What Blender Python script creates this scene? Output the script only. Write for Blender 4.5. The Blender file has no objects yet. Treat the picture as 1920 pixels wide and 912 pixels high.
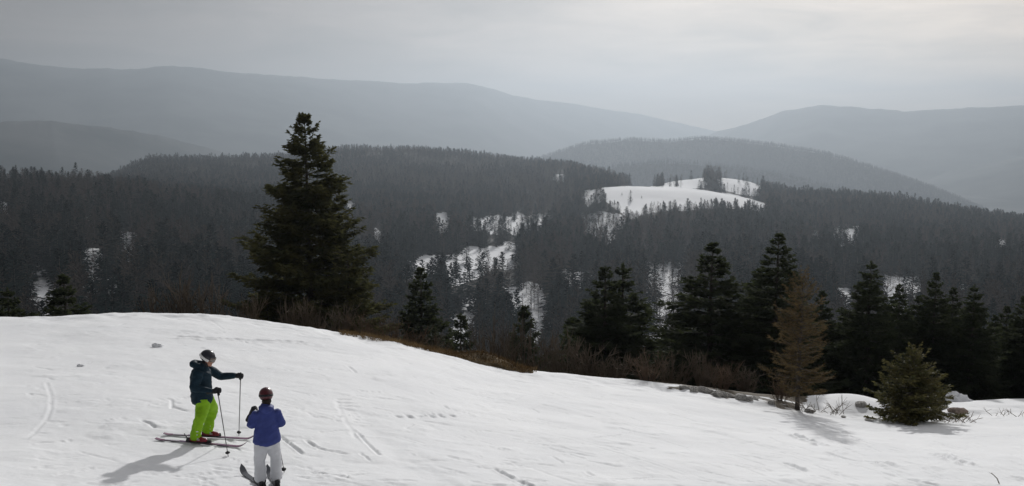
import bpy, math, random
import numpy as np
from mathutils import Vector, Matrix
random.seed(7); RNG = np.random.default_rng(7)
R = math.radians
scn = bpy.context.scene
COL = scn.collection

# ------------------------------------------------------------------ camera
FOC = 960 / math.tan(R(27.5))            # focal length in photo pixels
PITCH = R(6.37)
cam_d = bpy.data.cameras.new('camera'); cam = bpy.data.objects.new('camera', cam_d); COL.objects.link(cam)
cam_d.sensor_width = 36; cam_d.lens = 18 / math.tan(R(27.5)); cam_d.clip_start = .2; cam_d.clip_end = 60000
cam.location = (0, 0, 0); cam.rotation_euler = (R(90) - PITCH, 0, 0)
scn.camera = cam

# ------------------------------------------------------------------ light
SUN_AZ, SUN_EL = R(9), R(20.5)            # azimuth clockwise from +Y
sdir = Vector((math.sin(SUN_AZ) * math.cos(SUN_EL), math.cos(SUN_AZ) * math.cos(SUN_EL), math.sin(SUN_EL)))
sun_d = bpy.data.lights.new('sun', 'SUN'); sun = bpy.data.objects.new('sun', sun_d); COL.objects.link(sun)
sun_d.energy = 3.7; sun_d.angle = R(1.2); sun_d.color = (1, .985, .965)
sun.rotation_euler = sdir.to_track_quat('Z', 'Y').to_euler()
sun.location = sdir * 100

w = bpy.data.worlds.new('World'); scn.world = w; w.use_nodes = True
nt = w.node_tree; nt.nodes.clear()
def N(tree, t, **kw):
    n = tree.nodes.new(t)
    for k, v in kw.items(): setattr(n, k, v)
    return n
def mth(tree, op, a, b=None, c=None):
    n = tree.nodes.new('ShaderNodeMath'); n.operation = op
    for i, x in enumerate((a, b, c)):
        if x is None: continue
        if hasattr(x, 'links'): tree.links.new(x, n.inputs[i])
        else: n.inputs[i].default_value = x
    return n.outputs[0]
tc = N(nt, 'ShaderNodeTexCoord')
sky = N(nt, 'ShaderNodeTexSky', sky_type='NISHITA', sun_disc=False, sun_elevation=SUN_EL, sun_rotation=SUN_AZ)
sky.altitude = 1700; sky.dust_density = 4
dot = N(nt, 'ShaderNodeVectorMath', operation='DOT_PRODUCT'); nt.links.new(tc.outputs['Generated'], dot.inputs[0]); dot.inputs[1].default_value = (math.sin(R(50)) * math.cos(R(26)), math.cos(R(50)) * math.cos(R(26)), math.sin(R(26)))   # thinnest part of the cloud veil, beside the sun
glow = mth(nt, 'POWER', mth(nt, 'MAXIMUM', dot.outputs['Value'], 0.0), 3.2)
sep = N(nt, 'ShaderNodeSeparateXYZ'); nt.links.new(tc.outputs['Generated'], sep.inputs[0])
zz = mth(nt, 'ADD', mth(nt, 'ABSOLUTE', sep.outputs[2]), .10)
cmb = N(nt, 'ShaderNodeCombineXYZ')
nt.links.new(mth(nt, 'DIVIDE', sep.outputs[0], zz), cmb.inputs[0]); nt.links.new(mth(nt, 'DIVIDE', sep.outputs[1], zz), cmb.inputs[1])
cn = N(nt, 'ShaderNodeTexNoise'); cn.inputs['Scale'].default_value = 1.3; cn.inputs['Detail'].default_value = 6; cn.inputs['Roughness'].default_value = .55
cn.inputs['Distortion'].default_value = .5
nt.links.new(cmb.outputs[0], cn.inputs['Vector'])
cl = mth(nt, 'MULTIPLY_ADD', mth(nt, 'SUBTRACT', cn.outputs['Fac'], .5), 1.6, 1.0)
lum = mth(nt, 'MULTIPLY', mth(nt, 'MULTIPLY_ADD', glow, 1.12, .19), cl)
ccol = N(nt, 'ShaderNodeMix', data_type='RGBA'); ccol.inputs['A'].default_value = (1.26, .98, .84, 1); ccol.inputs['B'].default_value = (1.36, 1.0, .66, 1)
nt.links.new(mth(nt, 'MINIMUM', mth(nt, 'MULTIPLY', glow, 2.2), 1.0), ccol.inputs['Factor'])
lowf = mth(nt, 'MINIMUM', mth(nt, 'MULTIPLY', mth(nt, 'ABSOLUTE', sep.outputs[2]), 2.8), 1.0)      # warm murk low down, cooler cloud overhead
hcol = N(nt, 'ShaderNodeMix', data_type='RGBA'); hcol.inputs['B'].default_value = (1.02, 1.0, 1.0, 1); nt.links.new(ccol.outputs['Result'], hcol.inputs['A']); nt.links.new(lowf, hcol.inputs['Factor'])
cv = N(nt, 'ShaderNodeVectorMath', operation='SCALE'); nt.links.new(hcol.outputs['Result'], cv.inputs[0]); nt.links.new(lum, cv.inputs['Scale'])
bg1 = N(nt, 'ShaderNodeBackground'); nt.links.new(sky.outputs[0], bg1.inputs[0]); bg1.inputs[1].default_value = .05
bg2 = N(nt, 'ShaderNodeBackground'); nt.links.new(cv.outputs[0], bg2.inputs[0]); bg2.inputs[1].default_value = 1.0
mx = N(nt, 'ShaderNodeMixShader'); mx.inputs[0].default_value = .88      # veil of cloud over the clear sky
nt.links.new(bg1.outputs[0], mx.inputs[1]); nt.links.new(bg2.outputs[0], mx.inputs[2])
wo = N(nt, 'ShaderNodeOutputWorld'); nt.links.new(mx.outputs[0], wo.inputs[0])

scn.view_settings.view_transform = 'Standard'; scn.view_settings.look = 'None'
scn.view_settings.exposure = 0; scn.view_settings.gamma = 1
scn.cycles.max_bounces = 5; scn.cycles.diffuse_bounces = 3; scn.cycles.glossy_bounces = 2; scn.cycles.volume_bounces = 0
scn.cycles.use_denoising = True

# ------------------------------------------------------------------ helpers
def ray(u, v):
    x = (u - 960) / FOC; zc = -(v - 456) / FOC
    return np.array([x + 0 * zc, math.cos(PITCH) + math.sin(PITCH) * zc, -math.sin(PITCH) + math.cos(PITCH) * zc])
def at_r(u, v, r):
    d = ray(u, v); return d * (r / math.hypot(d[0], d[1]))
def azr(u, v):
    d = ray(u, v); return math.atan2(d[0], d[1])
def project(P):
    P = np.asarray(P, float)
    c, s = math.cos(PITCH), math.sin(PITCH)
    yc = P[..., 1] * c - P[..., 2] * s; zc = P[..., 1] * s + P[..., 2] * c
    yc = np.where(yc < .1, .1, yc)
    return 960 + FOC * P[..., 0] / yc, 456 - FOC * zc / yc
def sstep(x): x = np.clip(x, 0, 1); return x * x * (3 - 2 * x)
_T = RNG.random((256, 256))
def vnoise(x, y):
    xi = np.floor(x).astype(int); yi = np.floor(y).astype(int); fx = x - xi; fy = y - yi
    fx = fx * fx * (3 - 2 * fx); fy = fy * fy * (3 - 2 * fy)
    g = lambda a, b: _T[a & 255, b & 255]
    return (g(xi, yi) * (1 - fx) + g(xi + 1, yi) * fx) * (1 - fy) + (g(xi, yi + 1) * (1 - fx) + g(xi + 1, yi + 1) * fx) * fy
def fbm(x, y, o=4, g=.5):
    s = 0; a = 1; t = 0
    for k in range(o):
        s = s + a * vnoise(x * 2 ** k + 17.3 * k, y * 2 ** k + 9.1 * k); t += a; a *= g
    return s / t * 2 - 1
def tag(o, label=None, cat=None, group=None, kind=None):
    for k, v in (('label', label), ('category', cat), ('group', group), ('kind', kind)):
        if v: o[k] = v
    return o
def empty(name, loc, rz=0, label=None, cat=None, group=None):
    o = bpy.data.objects.new(name, None); COL.objects.link(o); o.location = loc; o.rotation_euler = (0, 0, rz); o.empty_display_size = .3
    return tag(o, label, cat, group)
def link(name, me, parent=None):
    o = bpy.data.objects.new(name, me); COL.objects.link(o)
    if parent: o.parent = parent
    return o
def mesh_np(name, V, F, mat=None, smooth=False):
    """V (n,3), F (m,k) array"""
    V = np.asarray(V, np.float32); F = np.asarray(F, np.int32)
    me = bpy.data.meshes.new(name); me.vertices.add(len(V)); me.vertices.foreach_set('co', V.ravel())
    k = F.shape[1]; me.loops.add(F.size); me.loops.foreach_set('vertex_index', F.ravel())
    me.polygons.add(len(F)); me.polygons.foreach_set('loop_start', np.arange(0, F.size, k, dtype=np.int32))
    me.polygons.foreach_set('use_smooth', np.full(len(F), smooth))
    for m in (mat if isinstance(mat, (list, tuple)) else [mat]):
        if m: me.materials.append(m)
    me.update(calc_edges=True); me.validate(); return me
class MB:
    def __init__(s): s.v = []; s.f = []; s.n = 0
    def add(s, V, F):
        V = np.asarray(V, float); F = np.asarray(F, int)
        s.v.append(V); s.f.append(F + s.n); s.n += len(V)
    def arrays(s): return np.concatenate(s.v), np.concatenate(s.f)
    def mesh(s, name, mat, smooth=False): V, F = s.arrays(); return mesh_np(name, V, F, mat, smooth)

def mat(name, col, rough=.7, spec=.3, var=0, scale=5, bump=0, bscale=20, col2=None, bdist=.02, metallic=0, coord='Object', ramp=(.35, .65)):
    m = bpy.data.materials.new(name); m.use_nodes = True; t = m.node_tree; b = t.nodes['Principled BSDF']
    b.inputs['Roughness'].default_value = rough; b.inputs['Specular IOR Level'].default_value = spec; b.inputs['Metallic'].default_value = metallic
    b.inputs['Base Color'].default_value = (*col, 1)
    tcn = N(t, 'ShaderNodeTexCoord')
    if col2 or var:
        if not col2: col2 = tuple(c * (1 + var) for c in col); col = tuple(c * (1 - var) for c in col)
        no = N(t, 'ShaderNodeTexNoise'); no.inputs['Scale'].default_value = scale; no.inputs['Detail'].default_value = 4
        t.links.new(tcn.outputs[coord], no.inputs['Vector'])
        rp = N(t, 'ShaderNodeValToRGB'); rp.color_ramp.elements[0].position = ramp[0]; rp.color_ramp.elements[1].position = ramp[1]
        rp.color_ramp.elements[0].color = (*col, 1); rp.color_ramp.elements[1].color = (*col2, 1)
        t.links.new(no.outputs['Fac'], rp.inputs[0]); t.links.new(rp.outputs[0], b.inputs['Base Color'])
    if bump:
        nb = N(t, 'ShaderNodeTexNoise'); nb.inputs['Scale'].default_value = bscale; nb.inputs['Detail'].default_value = 5
        t.links.new(tcn.outputs[coord], nb.inputs['Vector'])
        bp = N(t, 'ShaderNodeBump'); bp.inputs['Strength'].default_value = bump; bp.inputs['Distance'].default_value = bdist
        t.links.new(nb.outputs['Fac'], bp.inputs['Height']); t.links.new(bp.outputs[0], b.inputs['Normal'])
    return m
M = {}
M['needles'] = mat('spruce_needles', (.034, .044, .027), .9, .03, col2=(.060, .070, .042), scale=1.2)
M['needles_warm'] = mat('spruce_needles_olive', (.042, .050, .026), .9, .03, col2=(.115, .108, .045), scale=.8)
M['needles_far'] = mat('forest_needles', (.006, .013, .013), .95, .0, col2=(.017, .028, .024), scale=.3)
M['fir_green'] = mat('young_fir_needles', (.055, .062, .022), .75, .15, col2=(.17, .145, .055), scale=1.6)
M['larch_far'] = mat('bare_larch_twigs', (.056, .044, .037), .95, .0, col2=(.110, .088, .073), scale=.2)
M['larch'] = mat('orange_larch_twigs', (.075, .062, .034), .85, .05, col2=(.165, .125, .062), scale=1.5)
M['bark'] = mat('grey_bark', (.055, .046, .040), .9, .1, col2=(.12, .105, .09), scale=6, bump=.6, bscale=14)
M['twig_grey'] = mat('grey_brown_twigs', (.12, .098, .075), .9, .1, col2=(.20, .165, .13), scale=2)
M['twig_red'] = mat('rusty_twigs', (.110, .080, .058), .9, .1, col2=(.18, .128, .090), scale=2)
M['rock'] = mat('limestone_rock', (.26, .25, .235), .9, .2, col2=(.55, .53, .50), scale=5, bump=.7, bscale=9, bdist=.05)
M['rock_pink'] = mat('pinkish_rock', (.22, .17, .14), .9, .2, col2=(.36, .29, .25), scale=5, bump=.7, bscale=9, bdist=.05)
M['grass'] = mat('dry_brown_grass', (.13, .085, .040), .9, .1, col2=(.24, .165, .08), scale=2)
M['bank'] = mat('bare_earth_bank', (.075, .055, .030), .95, .1, col2=(.16, .115, .06), scale=1.5, bump=.8, bscale=10, bdist=.06)
M['mountain'] = mat('distant_forest_mountain', (.020, .030, .030), .95, .05, col2=(.11, .115, .115), scale=.0016)
M['snowlump'] = mat('snow_clod', (.80, .81, .83), .8, .2, bump=.5, bscale=30, bdist=.02)

for k_, tcol in (('needles', (.10, .12, .05, 1)), ('needles_warm', (.15, .15, .06, 1)), ('fir_green', (.15, .14, .055, 1)), ('larch', (.17, .11, .05, 1))):   # light passes through thin twigs and needles
    t = M[k_].node_tree; b = t.nodes['Principled BSDF']; o_ = t.nodes['Material Output']; tr_ = N(t, 'ShaderNodeBsdfTranslucent'); tr_.inputs[0].default_value = tcol
    mi_ = N(t, 'ShaderNodeMixShader'); mi_.inputs[0].default_value = .20; t.links.new(b.outputs[0], mi_.inputs[1]); t.links.new(tr_.outputs[0], mi_.inputs[2]); t.links.new(mi_.outputs[0], o_.inputs['Surface'])
# snow of the piste
def snow_mat():
    m = bpy.data.materials.new('piste_snow'); m.use_nodes = True; t = m.node_tree; b = t.nodes['Principled BSDF']
    b.inputs['Roughness'].default_value = .8; b.inputs['Specular IOR Level'].default_value = .08
    tcn = N(t, 'ShaderNodeTexCoord')
    n1 = N(t, 'ShaderNodeTexNoise'); n1.inputs['Scale'].default_value = .35; n1.inputs['Detail'].default_value = 6; t.links.new(tcn.outputs['Object'], n1.inputs['Vector'])
    rp = N(t, 'ShaderNodeValToRGB'); rp.color_ramp.elements[0].position = .3; rp.color_ramp.elements[1].position = .7
    rp.color_ramp.elements[0].color = (.795, .805, .82, 1); rp.color_ramp.elements[1].color = (.865, .872, .88, 1)
    t.links.new(n1.outputs['Fac'], rp.inputs[0])
    # bare earth where the attribute says so
    at = N(t, 'ShaderNodeAttribute', attribute_name='bare')
    mixc = N(t, 'ShaderNodeMix', data_type='RGBA'); mixc.inputs['B'].default_value = (.075, .058, .036, 1)
    nz = N(t, 'ShaderNodeTexNoise'); nz.inputs['Scale'].default_value = 2.5; nz.inputs['Detail'].default_value = 5; t.links.new(tcn.outputs['Object'], nz.inputs['Vector'])
    ss = mth(t, 'MULTIPLY_ADD', mth(t, 'SUBTRACT', mth(t, 'ADD', at.outputs['Fac'], mth(t, 'MULTIPLY', nz.outputs['Fac'], .8)), .9), 8.0, .5)
    cl_ = N(t, 'ShaderNodeClamp'); t.links.new(ss, cl_.inputs[0])
    t.links.new(cl_.outputs[0], mixc.inputs['Factor']); t.links.new(rp.outputs[0], mixc.inputs['A']); t.links.new(mixc.outputs['Result'], b.inputs['Base Color'])
    mp = N(t, 'ShaderNodeMapping'); mp.inputs['Rotation'].default_value = (0, 0, R(38)); mp.inputs['Scale'].default_value = (1.1, 9, 4); t.links.new(tcn.outputs['Object'], mp.inputs[0])
    n2 = N(t, 'ShaderNodeTexNoise'); n2.inputs['Scale'].default_value = 1.6; n2.inputs['Detail'].default_value = 5; t.links.new(mp.outputs[0], n2.inputs['Vector'])
    n3 = N(t, 'ShaderNodeTexNoise'); n3.inputs['Scale'].default_value = 9; n3.inputs['Detail'].default_value = 6; n3.inputs['Roughness'].default_value = .65; t.links.new(tcn.outputs['Object'], n3.inputs['Vector'])
    hs = mth(t, 'ADD', mth(t, 'MULTIPLY', n2.outputs['Fac'], .6), mth(t, 'MULTIPLY', n3.outputs['Fac'], .7))
    bp = N(t, 'ShaderNodeBump'); bp.inputs['Strength'].default_value = .5; bp.inputs['Distance'].default_value = .022
    t.links.new(hs, bp.inputs['Height']); t.links.new(bp.outputs[0], b.inputs['Normal'])
    return m
M['snow'] = snow_mat()
def floor_mat():
    m = bpy.data.materials.new('forest_floor'); m.use_nodes = True; t = m.node_tree; b = t.nodes['Principled BSDF']
    b.inputs['Roughness'].default_value = .85; b.inputs['Specular IOR Level'].default_value = .1
    tcn = N(t, 'ShaderNodeTexCoord'); at = N(t, 'ShaderNodeAttribute', attribute_name='snow')
    n1 = N(t, 'ShaderNodeTexNoise'); n1.inputs['Scale'].default_value = .05; n1.inputs['Detail'].default_value = 6; t.links.new(tcn.outputs['Object'], n1.inputs['Vector'])
    s = mth(t, 'MULTIPLY_ADD', mth(t, 'SUBTRACT', mth(t, 'ADD', at.outputs['Fac'], mth(t, 'MULTIPLY', n1.outputs['Fac'], .7)), .85), 6.0, .5)
    c = N(t, 'ShaderNodeClamp'); t.links.new(s, c.inputs[0])
    mi = N(t, 'ShaderNodeMix', data_type='RGBA'); mi.inputs['A'].default_value = (.045, .042, .036, 1); mi.inputs['B'].default_value = (.84, .85, .87, 1)
    t.links.new(c.outputs[0], mi.inputs['Factor']); t.links.new(mi.outputs['Result'], b.inputs['Base Color'])
    return m
M['floor'] = floor_mat()

# ------------------------------------------------------------------ terrain
# photo outline of the piste edge: (u, v, distance)
CREST = [(-900, 640, 34), (-300, 612, 37), (0, 600, 39), (120, 596, 39), (230, 591, 39), (400, 597, 39), (500, 608, 38), (600, 623, 37), (700, 641, 36.5), (800, 661, 36),
         (900, 686, 35.5), (1000, 705, 35), (1100, 717, 35), (1200, 726, 35), (1280, 737, 35), (1400, 757, 35), (1500, 773, 35), (1600, 785, 35.5),
         (1700, 789, 37), (1800, 780, 40), (1920, 770, 43), (2200, 770, 46), (2900, 790, 46)]
_ca = np.array([azr(u, v) for u, v, r in CREST]); _cr = np.array([r for *_, r in CREST]); _cz = np.array([at_r(u, v, r)[2] for u, v, r in CREST])
_fine = np.linspace(_ca[0], _ca[-1], 900)
def _sm(y, k): 
    ker = np.hanning(k); ker /= ker.sum(); return np.convolve(np.pad(y, k // 2, 'edge'), ker, 'valid')[:len(y)]
_frr = _sm(np.interp(_fine, _ca, _cr), 31); _fzz = _sm(np.interp(_fine, _ca, _cz), 31)
def crest(az): return np.interp(az, _fine, _frr), np.interp(az, _fine, _fzz)
BOT = [(-900, 15.0, 912), (0, 15.0, 912), (500, 15.2, 912), (960, 16.2, 912), (1400, 17.8, 912), (1920, 20.2, 912), (2900, 24, 912)]
_ba = np.array([azr(u, v) for u, r, v in BOT]); _br = np.array([r for _, r, _ in BOT]); _bz = np.array([at_r(u, v, r)[2] for u, r, v in BOT])
RROW = [600, 750, 1000, 1300, 1500, 1750, 2000, 2300, 2700, 3100, 3700]
TAB = {-900: [560, 480, 400, 340, 345, 350, 350, 350, 350, 350, 350],
 -300: [575, 500, 400, 340, 352, 360, 370, 372, 375, 375, 380],
 0: [592, 520, 425, 352, 365, 372, 378, 378, 376, 380, 390],
 150: [592, 525, 430, 358, 368, 372, 368, 360, 350, 365, 385],
 215: [592, 527, 435, 368, 372, 368, 358, 347, 334, 350, 380],
 270: [592, 530, 440, 375, 374, 366, 350, 330, 304, 325, 370],
 400: [594, 536, 452, 392, 384, 372, 352, 330, 306, 322, 365],
 520: [600, 545, 465, 410, 392, 375, 350, 325, 300, 320, 360],
 650: [620, 555, 475, 420, 398, 378, 352, 322, 284, 305, 350],
 800: [640, 570, 490, 435, 405, 378, 350, 322, 287, 305, 350],
 900: [640, 570, 492, 437, 408, 380, 352, 325, 296, 315, 350],
 1000: [640, 570, 495, 440, 412, 382, 352, 325, 309, 330, 360],
 1070: [640, 570, 495, 438, 408, 372, 345, 318, 320, 345, 370],
 1130: [640, 570, 495, 432, 392, 353, 350, 332, 340, 355, 375],
 1200: [640, 570, 496, 428, 388, 351, 352, 355, 360, 365, 380],
 1260: [640, 571, 497, 430, 390, 353.5, 352, 340, 352, 365, 380],
 1330: [640, 572, 498, 434, 396, 361, 362, 332, 345, 365, 380],
 1400: [640, 573, 500, 440, 405, 372, 374, 340, 352, 370, 385],
 1435: [641, 575, 502, 446, 413, 383, 376, 355, 360, 375, 390],
 1500: [643, 580, 508, 455, 425, 398, 374, 385, 395, 400, 405],
 1600: [645, 585, 514, 460, 432, 405, 380, 390, 400, 405, 410],
 1700: [648, 592, 522, 468, 440, 415, 393, 400, 408, 412, 415],
 1920: [655, 602, 536, 482, 458, 438, 426, 432, 438, 440, 440],
 2300: [665, 615, 555, 505, 485, 470, 462, 465, 470, 470, 470],
 2900: [680, 640, 590, 545, 530, 520, 515, 515, 515, 515, 515]}
_tu = sorted(TAB)
_rows = []
for k, r in enumerate(RROW):
    a = np.array([azr(u, TAB[u][k]) for u in _tu]); z = np.array([at_r(u, TAB[u][k], r)[2] for u in _tu])
    _rows.append(_sm(np.interp(_fine, a, z), 15))
_rows = np.array(_rows)
_RR = np.array([110, 200, 330, 450] + RROW, float)
z110 = None
def _post(az, t):       # drop below the piste edge after t metres
    right = sstep((az - R(4)) / R(18)); s1 = .62 - .30 * right; s0 = .09
    L = 5 + 4 * right
    x = np.clip(t / L, 0, 1); 
    return s0 * t + (s1 - s0) * (L * (x ** 3 - x ** 4 / 2) + np.maximum(t - L, 0))
def base_z(az, r):
    az = np.asarray(az, float); r = np.asarray(r, float); az, r = np.broadcast_arrays(az, r)
    rc, zc = crest(az); rb = np.interp(az, _ba, _br); zb = np.interp(az, _ba, _bz)
    s = (zc - zb) / (rc - rb)
    near = zb + (r - rb) * s
    near = np.where(r < rb, zb + (r - rb) * s * .4, near)
    post = zc - _post(az, r - rc)
    z110v = zc - _post(az, 70 - rc)
    rows = [np.interp(az, _fine, _rows[k]) for k in range(len(RROW))]
    z600 = rows[0]
    ctrl_r = np.array([70, 150, 300, 450] + RROW, float)
    ctrl = [z110v, z110v * .45 + (z600 - 12) * .55, z600 - 16, z600 - 8] + rows
    far = np.array(ctrl[-1], copy=True)
    C = np.array(ctrl)
    idx = np.clip(np.searchsorted(ctrl_r, r) - 1, 0, len(ctrl_r) - 2)
    flat = C.reshape(len(ctrl_r), -1); ii = idx.ravel(); j = np.arange(ii.size)
    g = lambda q: flat[np.clip(q, 0, len(ctrl_r) - 1), j]
    r0 = ctrl_r[ii]; r1 = ctrl_r[ii + 1]; h = r1 - r0
    t = np.clip((r.ravel() - r0) / h, 0, 1)
    p0, p1 = g(ii), g(ii + 1)
    def slope(q):
        q = np.clip(q, 0, len(ctrl_r) - 1); a = np.clip(q - 1, 0, None); b = np.clip(q + 1, None, len(ctrl_r) - 1)
        return (g(b) - g(a)) / (ctrl_r[b] - ctrl_r[a])
    m0, m1 = slope(ii) * h * .8, slope(ii + 1) * h * .8
    far = ((2 * t**3 - 3 * t**2 + 1) * p0 + (t**3 - 2 * t**2 + t) * m0 + (-2 * t**3 + 3 * t**2) * p1 + (t**3 - t**2) * m1).reshape(r.shape)
    z = np.where(r < rc, near, np.where(r < 70, post, far))
    x = r * np.sin(az); y = r * np.cos(az)
    amp = np.clip((r - 120) / 600, 0, 1) * 3.0
    z = z + amp * fbm(x / 110, y / 110, 3)
    return z
# snow mound and dips at the right edge of the piste
_mx = at_r(1585, 770, 39.0); _mx2 = at_r(1640, 775, 38.0)
def piste_z(x, y):
    az = np.arctan2(x, y); r = np.hypot(x, y); rc, _ = crest(az)
    z = base_z(az, r)
    f = sstep((60 - r) / 20)
    z = z + f * (.10 * fbm(x / 7, y / 7, 3) + .03 * fbm(x / 1.3, y / 1.3, 3))
    z = z + .28 * np.exp(-(((x - _mx[0]) / 1.35) ** 2 + np.where(y < _mx[1], (y - _mx[1]) / 2.6, (y - _mx[1]) / 1.2) ** 2)) + .18 * np.exp(-(((x - _mx2[0]) / 1.5) ** 2 + ((y - _mx2[1]) / 2.0) ** 2))
    e = np.exp(-((r - rc) / 1.6) ** 2)                 # uneven lip
    z = z + e * (.14 * fbm(x / 1.1 + 5, y / 1.1, 4)) 
    return z
def gz(x, y): return float(piste_z(np.array([x]), np.array([y]))[0])
def hit(u, v):
    d = ray(u, v); d = d / math.hypot(d[0], d[1]); lo = 5.
    rs = np.arange(5, 90, .02); z = piste_z(d[0] * rs, d[1] * rs)
    k = np.argmax(z >= d[2] * rs); k = k if z[k] >= d[2] * rs[k] else 1500
    r = rs[k]; return np.array([d[0] * r, d[1] * r, z[k]])

# ---- piste mesh with tracks
NA, NR = 800, 490
az = np.linspace(R(-48), R(50), NA)
# put the columns mostly inside the frame
s = np.linspace(-1, 1, NA); az = R(1) + np.sign(s) * (np.abs(s) * R(31) + np.maximum(np.abs(s) - .9, 0) / .1 * R(20))
rr = np.concatenate([np.linspace(3, 13.5, 30, endpoint=False), 13.5 + (48 - 13.5) * np.linspace(0, 1, NR - 70) ** 1.25, np.linspace(48.5, 74, 40)])
A, RRg = np.meshgrid(az, rr, indexing='ij')
X = RRg * np.sin(A); Y = RRg * np.cos(A); Z = piste_z(X, Y)
H = np.zeros_like(Z)
def stroke(pts, width, depth, ridge=0., jag=0.):
    """a groove pressed in the snow along photo points; ridge = pushed-up snow on the far side"""
    global H
    P = [hit(u, v)[:2] for u, v in pts]
    for (a, b) in zip(P[:-1], P[1:]):
        m = (X > min(a[0], b[0]) - .9) & (X < max(a[0], b[0]) + .9) & (Y > min(a[1], b[1]) - .9) & (Y < max(a[1], b[1]) + .9)
        if not m.any(): continue
        x, y = X[m], Y[m]; d = b - a; L = np.hypot(*d) + 1e-6; d = d / L; n = np.array([-d[1], d[0]])
        t = (x - a[0]) * d[0] + (y - a[1]) * d[1]; q = (x - a[0]) * n[0] + (y - a[1]) * n[1]
        if jag: q = q + jag * fbm(x * 4, y * 4, 2)
        ends = sstep((t + .08) / .16) * sstep((L - t + .08) / .16)
        g = -depth * np.exp(-(q / width) ** 2) * ends
        if ridge: g = g + ridge * np.exp(-((np.abs(q) - width * 1.7) / (width * .8)) ** 2) * ends * (.6 + .6 * fbm(x * 6, y * 6, 2))
        old = H[m]; H[m] = np.where(np.abs(g) > np.abs(old), g, old)
def path(pts, **k): stroke(pts, **k)
# carved and skidded tracks seen in the photograph
path([(87, 718), (96, 744), (95, 769), (87, 788), (58, 817), (22, 842), (-30, 870)], width=.035, depth=.010, ridge=.008)
path([(20, 715), (35, 733), (38, 762), (35, 795), (15, 828), (0, 849)], width=.035, depth=.010, ridge=.008)
path([(330, 632), (380, 634), (420, 635), (470, 639), (520, 640), (575, 643)], width=.13, depth=.03, ridge=.045, jag=.14)
path([(632, 752), (640, 775), (655, 800), (668, 822)], width=.06, depth=.014, ridge=.01, jag=.05)
path([(668, 770), (690, 795), (705, 818), (735, 845), (775, 875), (830, 915)], width=.34, depth=.028, ridge=.008, jag=.10)
path([(672, 812), (690, 832), (712, 853)], width=.04, depth=.05, ridge=.02)
path([(527, 818), (545, 834), (567, 851)], width=.035, depth=.05, ridge=.02)
path([(575, 827), (590, 838), (612, 845), (650, 852)], width=.04, depth=.04, ridge=.02)
path([(928, 879), (945, 889), (962, 897)], width=.05, depth=.06, ridge=.03)
path([(972, 902), (986, 908), (1000, 914)], width=.05, depth=.05, ridge=.03)
path([(1484, 814), (1505, 824), (1525, 829), (1542, 836)], width=.09, depth=.05, ridge=.08, jag=.08)
path([(1760, 851), (1780, 862), (1815, 872)], width=.09, depth=.05, ridge=.09, jag=.08)
path([(1650, 866), (1681, 876)], width=.08, depth=.05, ridge=.05)
path([(1550, 848), (1605, 865)], width=.05, depth=.05, ridge=.02)
path([(1470, 868), (1510, 884)], width=.06, depth=.05, ridge=.05)
path([(1700, 898), (1725, 905), (1760, 912)], width=.07, depth=.05, ridge=.04)
path([(1898, 893), (1925, 901)], width=.07, depth=.05, ridge=.04)
path([(266, 789), (280, 795), (292, 803)], width=.04, depth=.05, ridge=.02)
path([(322, 762), (350, 771)], width=.04, depth=.05)
path([(322, 750), (322, 766)], width=.03, depth=.04)
for u in (742, 762, 783, 803, 822, 843): stroke([(u, 779 + RNG.uniform(-3, 3)), (u + 9, 783 + RNG.uniform(-2, 3))], .06, .06, .03)
for k in range(9): 
    v = 750 + k * 6; stroke([(632 + k * 5, v), (632 + k * 5 + RNG.uniform(14, 34), v + RNG.uniform(-1, 3))], .05, .05, .03, .03)
for k in range(640):   # many small scuffs, falling with the slope towards the right
    u = RNG.uniform(-60, 1980); vc = np.interp(u, [c[0] for c in CREST], [c[1] for c in CREST])
    v = vc + 10 + (925 - vc) * RNG.random() ** .8
    near = (v - 590) / 320
    L = RNG.uniform(12, 60) * (.5 + near); sl = np.interp(u, [0, 500, 1000, 1500, 1920], [-.03, .06, .12, .26, .33]) + RNG.normal(0, .10)
    if RNG.random() < .13: sl = RNG.uniform(-.6, .9); L *= .3
    stroke([(u, v), (u + L * .5, v + L * sl * .5 + RNG.uniform(-1, 1)), (u + L, v + L * sl)], RNG.uniform(.022, .05), RNG.uniform(.010, .032), RNG.uniform(0, .02), .03)
for k in range(70):    # crumbs and pockets
    u = RNG.uniform(-20, 1940); vc = np.interp(u, [c[0] for c in CREST], [c[1] for c in CREST]); v = vc + 12 + (920 - vc) * RNG.random()
    stroke([(u, v), (u + RNG.uniform(3, 8), v + RNG.uniform(-2, 2))], RNG.uniform(.04, .08), RNG.uniform(-.04, .05))
for k in range(16):    # long faint paired ski lines drifting downhill to the right
    u = RNG.uniform(-100, 1500); vc = np.interp(u, [c[0] for c in CREST], [c[1] for c in CREST]); v = vc + RNG.uniform(15, 200); cv = RNG.normal(0, .0004)
    q = np.linspace(0, RNG.uniform(250, 700), 14); sl = np.interp(u, [0, 700, 1500], [.05, .14, .24]) + RNG.normal(0, .06)
    for dv in (0, RNG.uniform(3, 6)): stroke([(u + a, v + dv + sl * a + cv * a * a) for a in q if v + dv + sl * a + cv * a * a > vc + 8 + .25 * a or True], .03, .012, .006, .01)
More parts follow.
